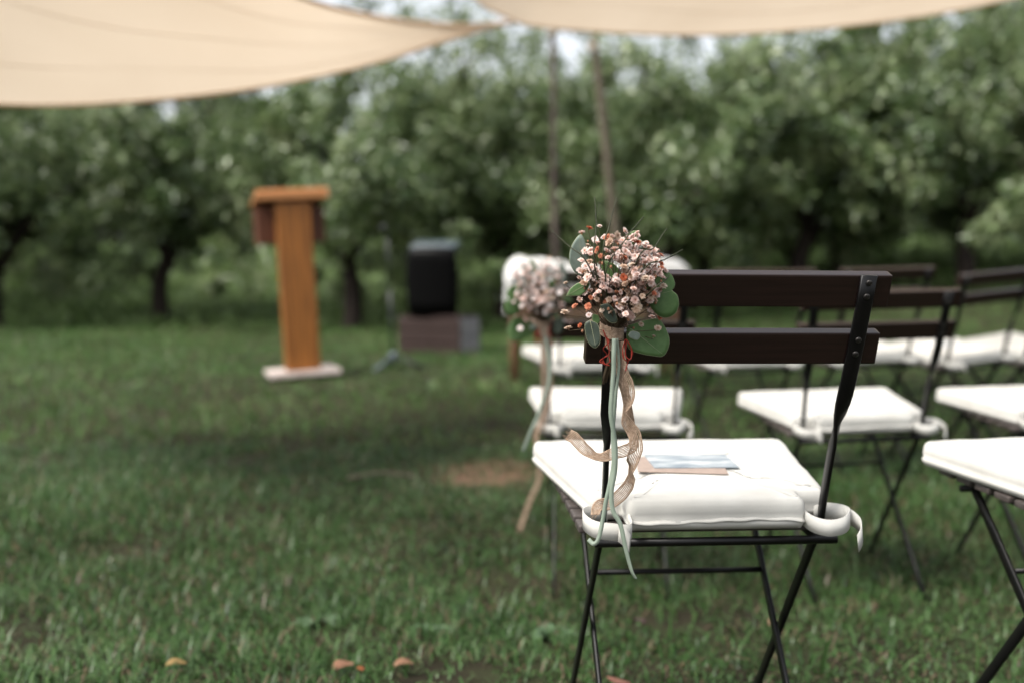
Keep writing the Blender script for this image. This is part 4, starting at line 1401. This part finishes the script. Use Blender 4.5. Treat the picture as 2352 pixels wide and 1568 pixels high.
for k in range(5):
    o = link('seat_board', box_mesh('seat_board', BW + .06, 0.082, 0.022, 0.004), M['bench_wood'], bench, False); o.location = (0, 0.02 + k * 0.098, 0.437)
for z in (0.55, 0.63, 0.70):
    o = link('back_board', box_mesh('back_board', BW + .04, 0.02, 0.07, 0.004), M['bench_wood'], bench, False); o.location = (0, 0.016 - (z - .43) / .37 * 0.05, z)
# the throw: thick fleece folded over the backrest
thr = empty('fleece_throw', (bp.x, bp.y, bz), (0, 0, R(2)))
tag(thr, 'fluffy white fleece throw draped over the bench backrest', 'throw')
def throw_mesh():
    n, m = 46, 22
    V, F = [], []
    for i in range(n + 1):
        s = i / n
        x = (s - .5) * (BW + 0.12)
        edge = min(1, min(s, 1 - s) * 14) ** 0.5
        top = 0.745 + 0.03 * math.sin(s * 9 + .5) * edge + 0.02 * noise.noise(Vector((s * 12, 0, 0)))
        lowb = 0.56 + 0.035 * math.sin(s * 15) + 0.03 * noise.noise(Vector((s * 9, 3, 0)))
        lowf = 0.50
        for j in range(m + 1):
            t = j / m
            a = t * 2 - 1
            if abs(a) < .28:
                q = a / .28 * math.pi / 2
                y = -0.035 + math.sin(q) * 0.055
                z = top - 0.055 + math.cos(q) * 0.055
            elif a < 0:
                f = (-a - .28) / .72
                y = -0.09 - 0.012 * math.sin(s * 22 + f * 3) + f * 0.03
                z = (top - .055) * (1 - f) + lowb * f
            else:
                f = (a - .28) / .72
                y = 0.02 + f * 0.06
                z = (top - .055) * (1 - f) + lowf * f
            w = 0.014 * noise.noise(Vector((x * 9, z * 9, y * 4 + 5)))
            V.append(Vector((x, y + w, z - (1 - edge) * 0.06 + w)))
    for i in range(n):
        for j in range(m):
            a = i * (m + 1) + j
            F.append((a, a + 1, a + m + 2, a + m + 1))
    return mesh_py('fleece', V, F)
fo = link('fleece', throw_mesh(), M['fur'], thr)
sol = fo.modifiers.new('thick', 'SOLIDIFY'); sol.thickness = 0.03; sol.offset = 0

# ------------------------------------------------------------------ small things on the lawn
def fallen_leaf(px, py, size, rz, c1, c2, label):
    d = 2.3
    for _ in range(30):
        p = at(px, py, d)
        h = p.z - gz(p.x, p.y) - 0.03
        d += h * 4 * (d / 2.5)
        d = max(1.8, min(16, d))
    p = at(px, py, d)
    c1 = tuple(q * 0.42 for q in c1); c2 = tuple(q * 0.5 for q in c2); size *= 0.85
    m = simple('fallen_leaf_skin', c1, c2, 40, 0.7, 0.3)
    b = MB()
    n = 9
    for i in range(n):
        t = i / (n - 1)
        w = size * 0.30 * math.sin(math.pi * min(1, t * 0.96 + 0.03)) ** 0.8
        z = 0.10 * size * math.sin(t * 4 + rz)
        b.v += [Vector(((t - .5) * size, -w, z + w * .5)), Vector(((t - .5) * size, 0, z)), Vector(((t - .5) * size, w, z + w * .35))]
    for i in range(n - 1):
        for k in range(2):
            a = i * 3 + k
            b.f.append((a, a + 1, a + 4, a + 3))
    o = b.build('fallen_leaf', m)
    o.location = (p.x, p.y, gz(p.x, p.y) + 0.026)
    o.rotation_euler = (R(12), R(-8), rz)
    sol = o.modifiers.new('thick', 'SOLIDIFY'); sol.thickness = 0.0006
    tag(o, label, 'leaf', 'fallen leaves on the lawn')
fallen_leaf(405, 1520, 0.05, 0.4, (0.38, 0.24, 0.08), (0.48, 0.34, 0.14), 'small yellow fallen leaf near the lower left edge')
fallen_leaf(790, 1524, 0.065, 0.9, (0.36, 0.16, 0.09), (0.48, 0.27, 0.17), 'pinkish brown fallen leaf left of another at the bottom edge')
fallen_leaf(828, 1530, 0.03, 1.9, (0.40, 0.10, 0.03), (0.52, 0.17, 0.05), 'tiny orange fallen leaf touching the pinkish brown one')
fallen_leaf(928, 1520, 0.05, 0.3, (0.36, 0.18, 0.10), (0.46, 0.26, 0.16), 'pale brown curled fallen leaf at the bottom, right of the orange one')
fallen_leaf(1420, 1560, 0.06, 2.6, (0.34, 0.13, 0.09), (0.46, 0.22, 0.16), 'reddish fallen leaf under the nearest chair at the bottom edge')
fallen_leaf(1778, 1425, 0.05, 0.8, (0.30, 0.17, 0.10), (0.42, 0.26, 0.17), 'brown fallen leaf beside the right crossed legs of the nearest chair')
fallen_leaf(1470, 1420, 0.05, 1.8, (0.10, 0.05, 0.06), (0.16, 0.08, 0.09), 'dark purplish fallen leaf between the nearest chair legs')

def weed(px, py, d, n, size, label, m):
    p = at(px, py, d)
    root = empty('broadleaf_weed', (p.x, p.y, gz(p.x, p.y)))
    tag(root, label, 'weed', 'broad leaved weeds in the lawn')
    for k in range(n):
        a = 2 * math.pi * k / n + random.uniform(-.4, .4)
        L = size * random.uniform(.7, 1.2)
        el = random.uniform(.3, 1.0)
        b = MB()
        q = 7
        for i in range(q):
            t = i / (q - 1)
            w = L * 0.28 * math.sin(math.pi * (t * .93 + .05)) ** .7
            c = Vector((t * L * math.cos(el * (1 - t * .5)), 0, t * L * math.sin(el * (1 - t * .8))))
            b.v += [c + Vector((0, -w, w * .4)), c, c + Vector((0, w, w * .4))]
        for i in range(q - 1):
            for j in range(2):
                s = i * 3 + j
                b.f.append((s, s + 1, s + 4, s + 3))
        o = b.build('leaf', m, root)
        o.rotation_euler = (0, 0, a)
M['weed_leaf'] = euc_mat('plantain_leaf', (0.06, 0.115, 0.055), (0.12, 0.18, 0.10), (0, 0, 0))
weed(735, 1385, 2.62, 7, 0.07, 'pale broad leaved weed in the lawn, lower centre left', M['weed_leaf'])
weed(985, 1400, 2.58, 6, 0.06, 'low broad leaved weed in the lawn right of the pale one', M['weed_leaf'])
weed(1270, 1440, 2.5, 6, 0.07, 'low leafy weed left of the nearest chair legs', M['weed_leaf'])

# a dry twig lying by the bare earth
tb_ = MB()
a_ = at(800, 1118, 4.15); b_ = at(955, 1112, 4.25)
a_.z = gz(a_.x, a_.y) + .03; b_.z = gz(b_.x, b_.y) + .03
tw_o = empty('dry_twig', a_)
tag(tw_o, 'thin dry twig lying on the lawn left of the bare earth', 'twig')
MB().tube(catmull([(0, 0, 0), (b_ - a_) * .5 + Vector((0, .03, .012)), b_ - a_], 6), 0.006, 6).build('stick', M['pole_grey'], tw_o)
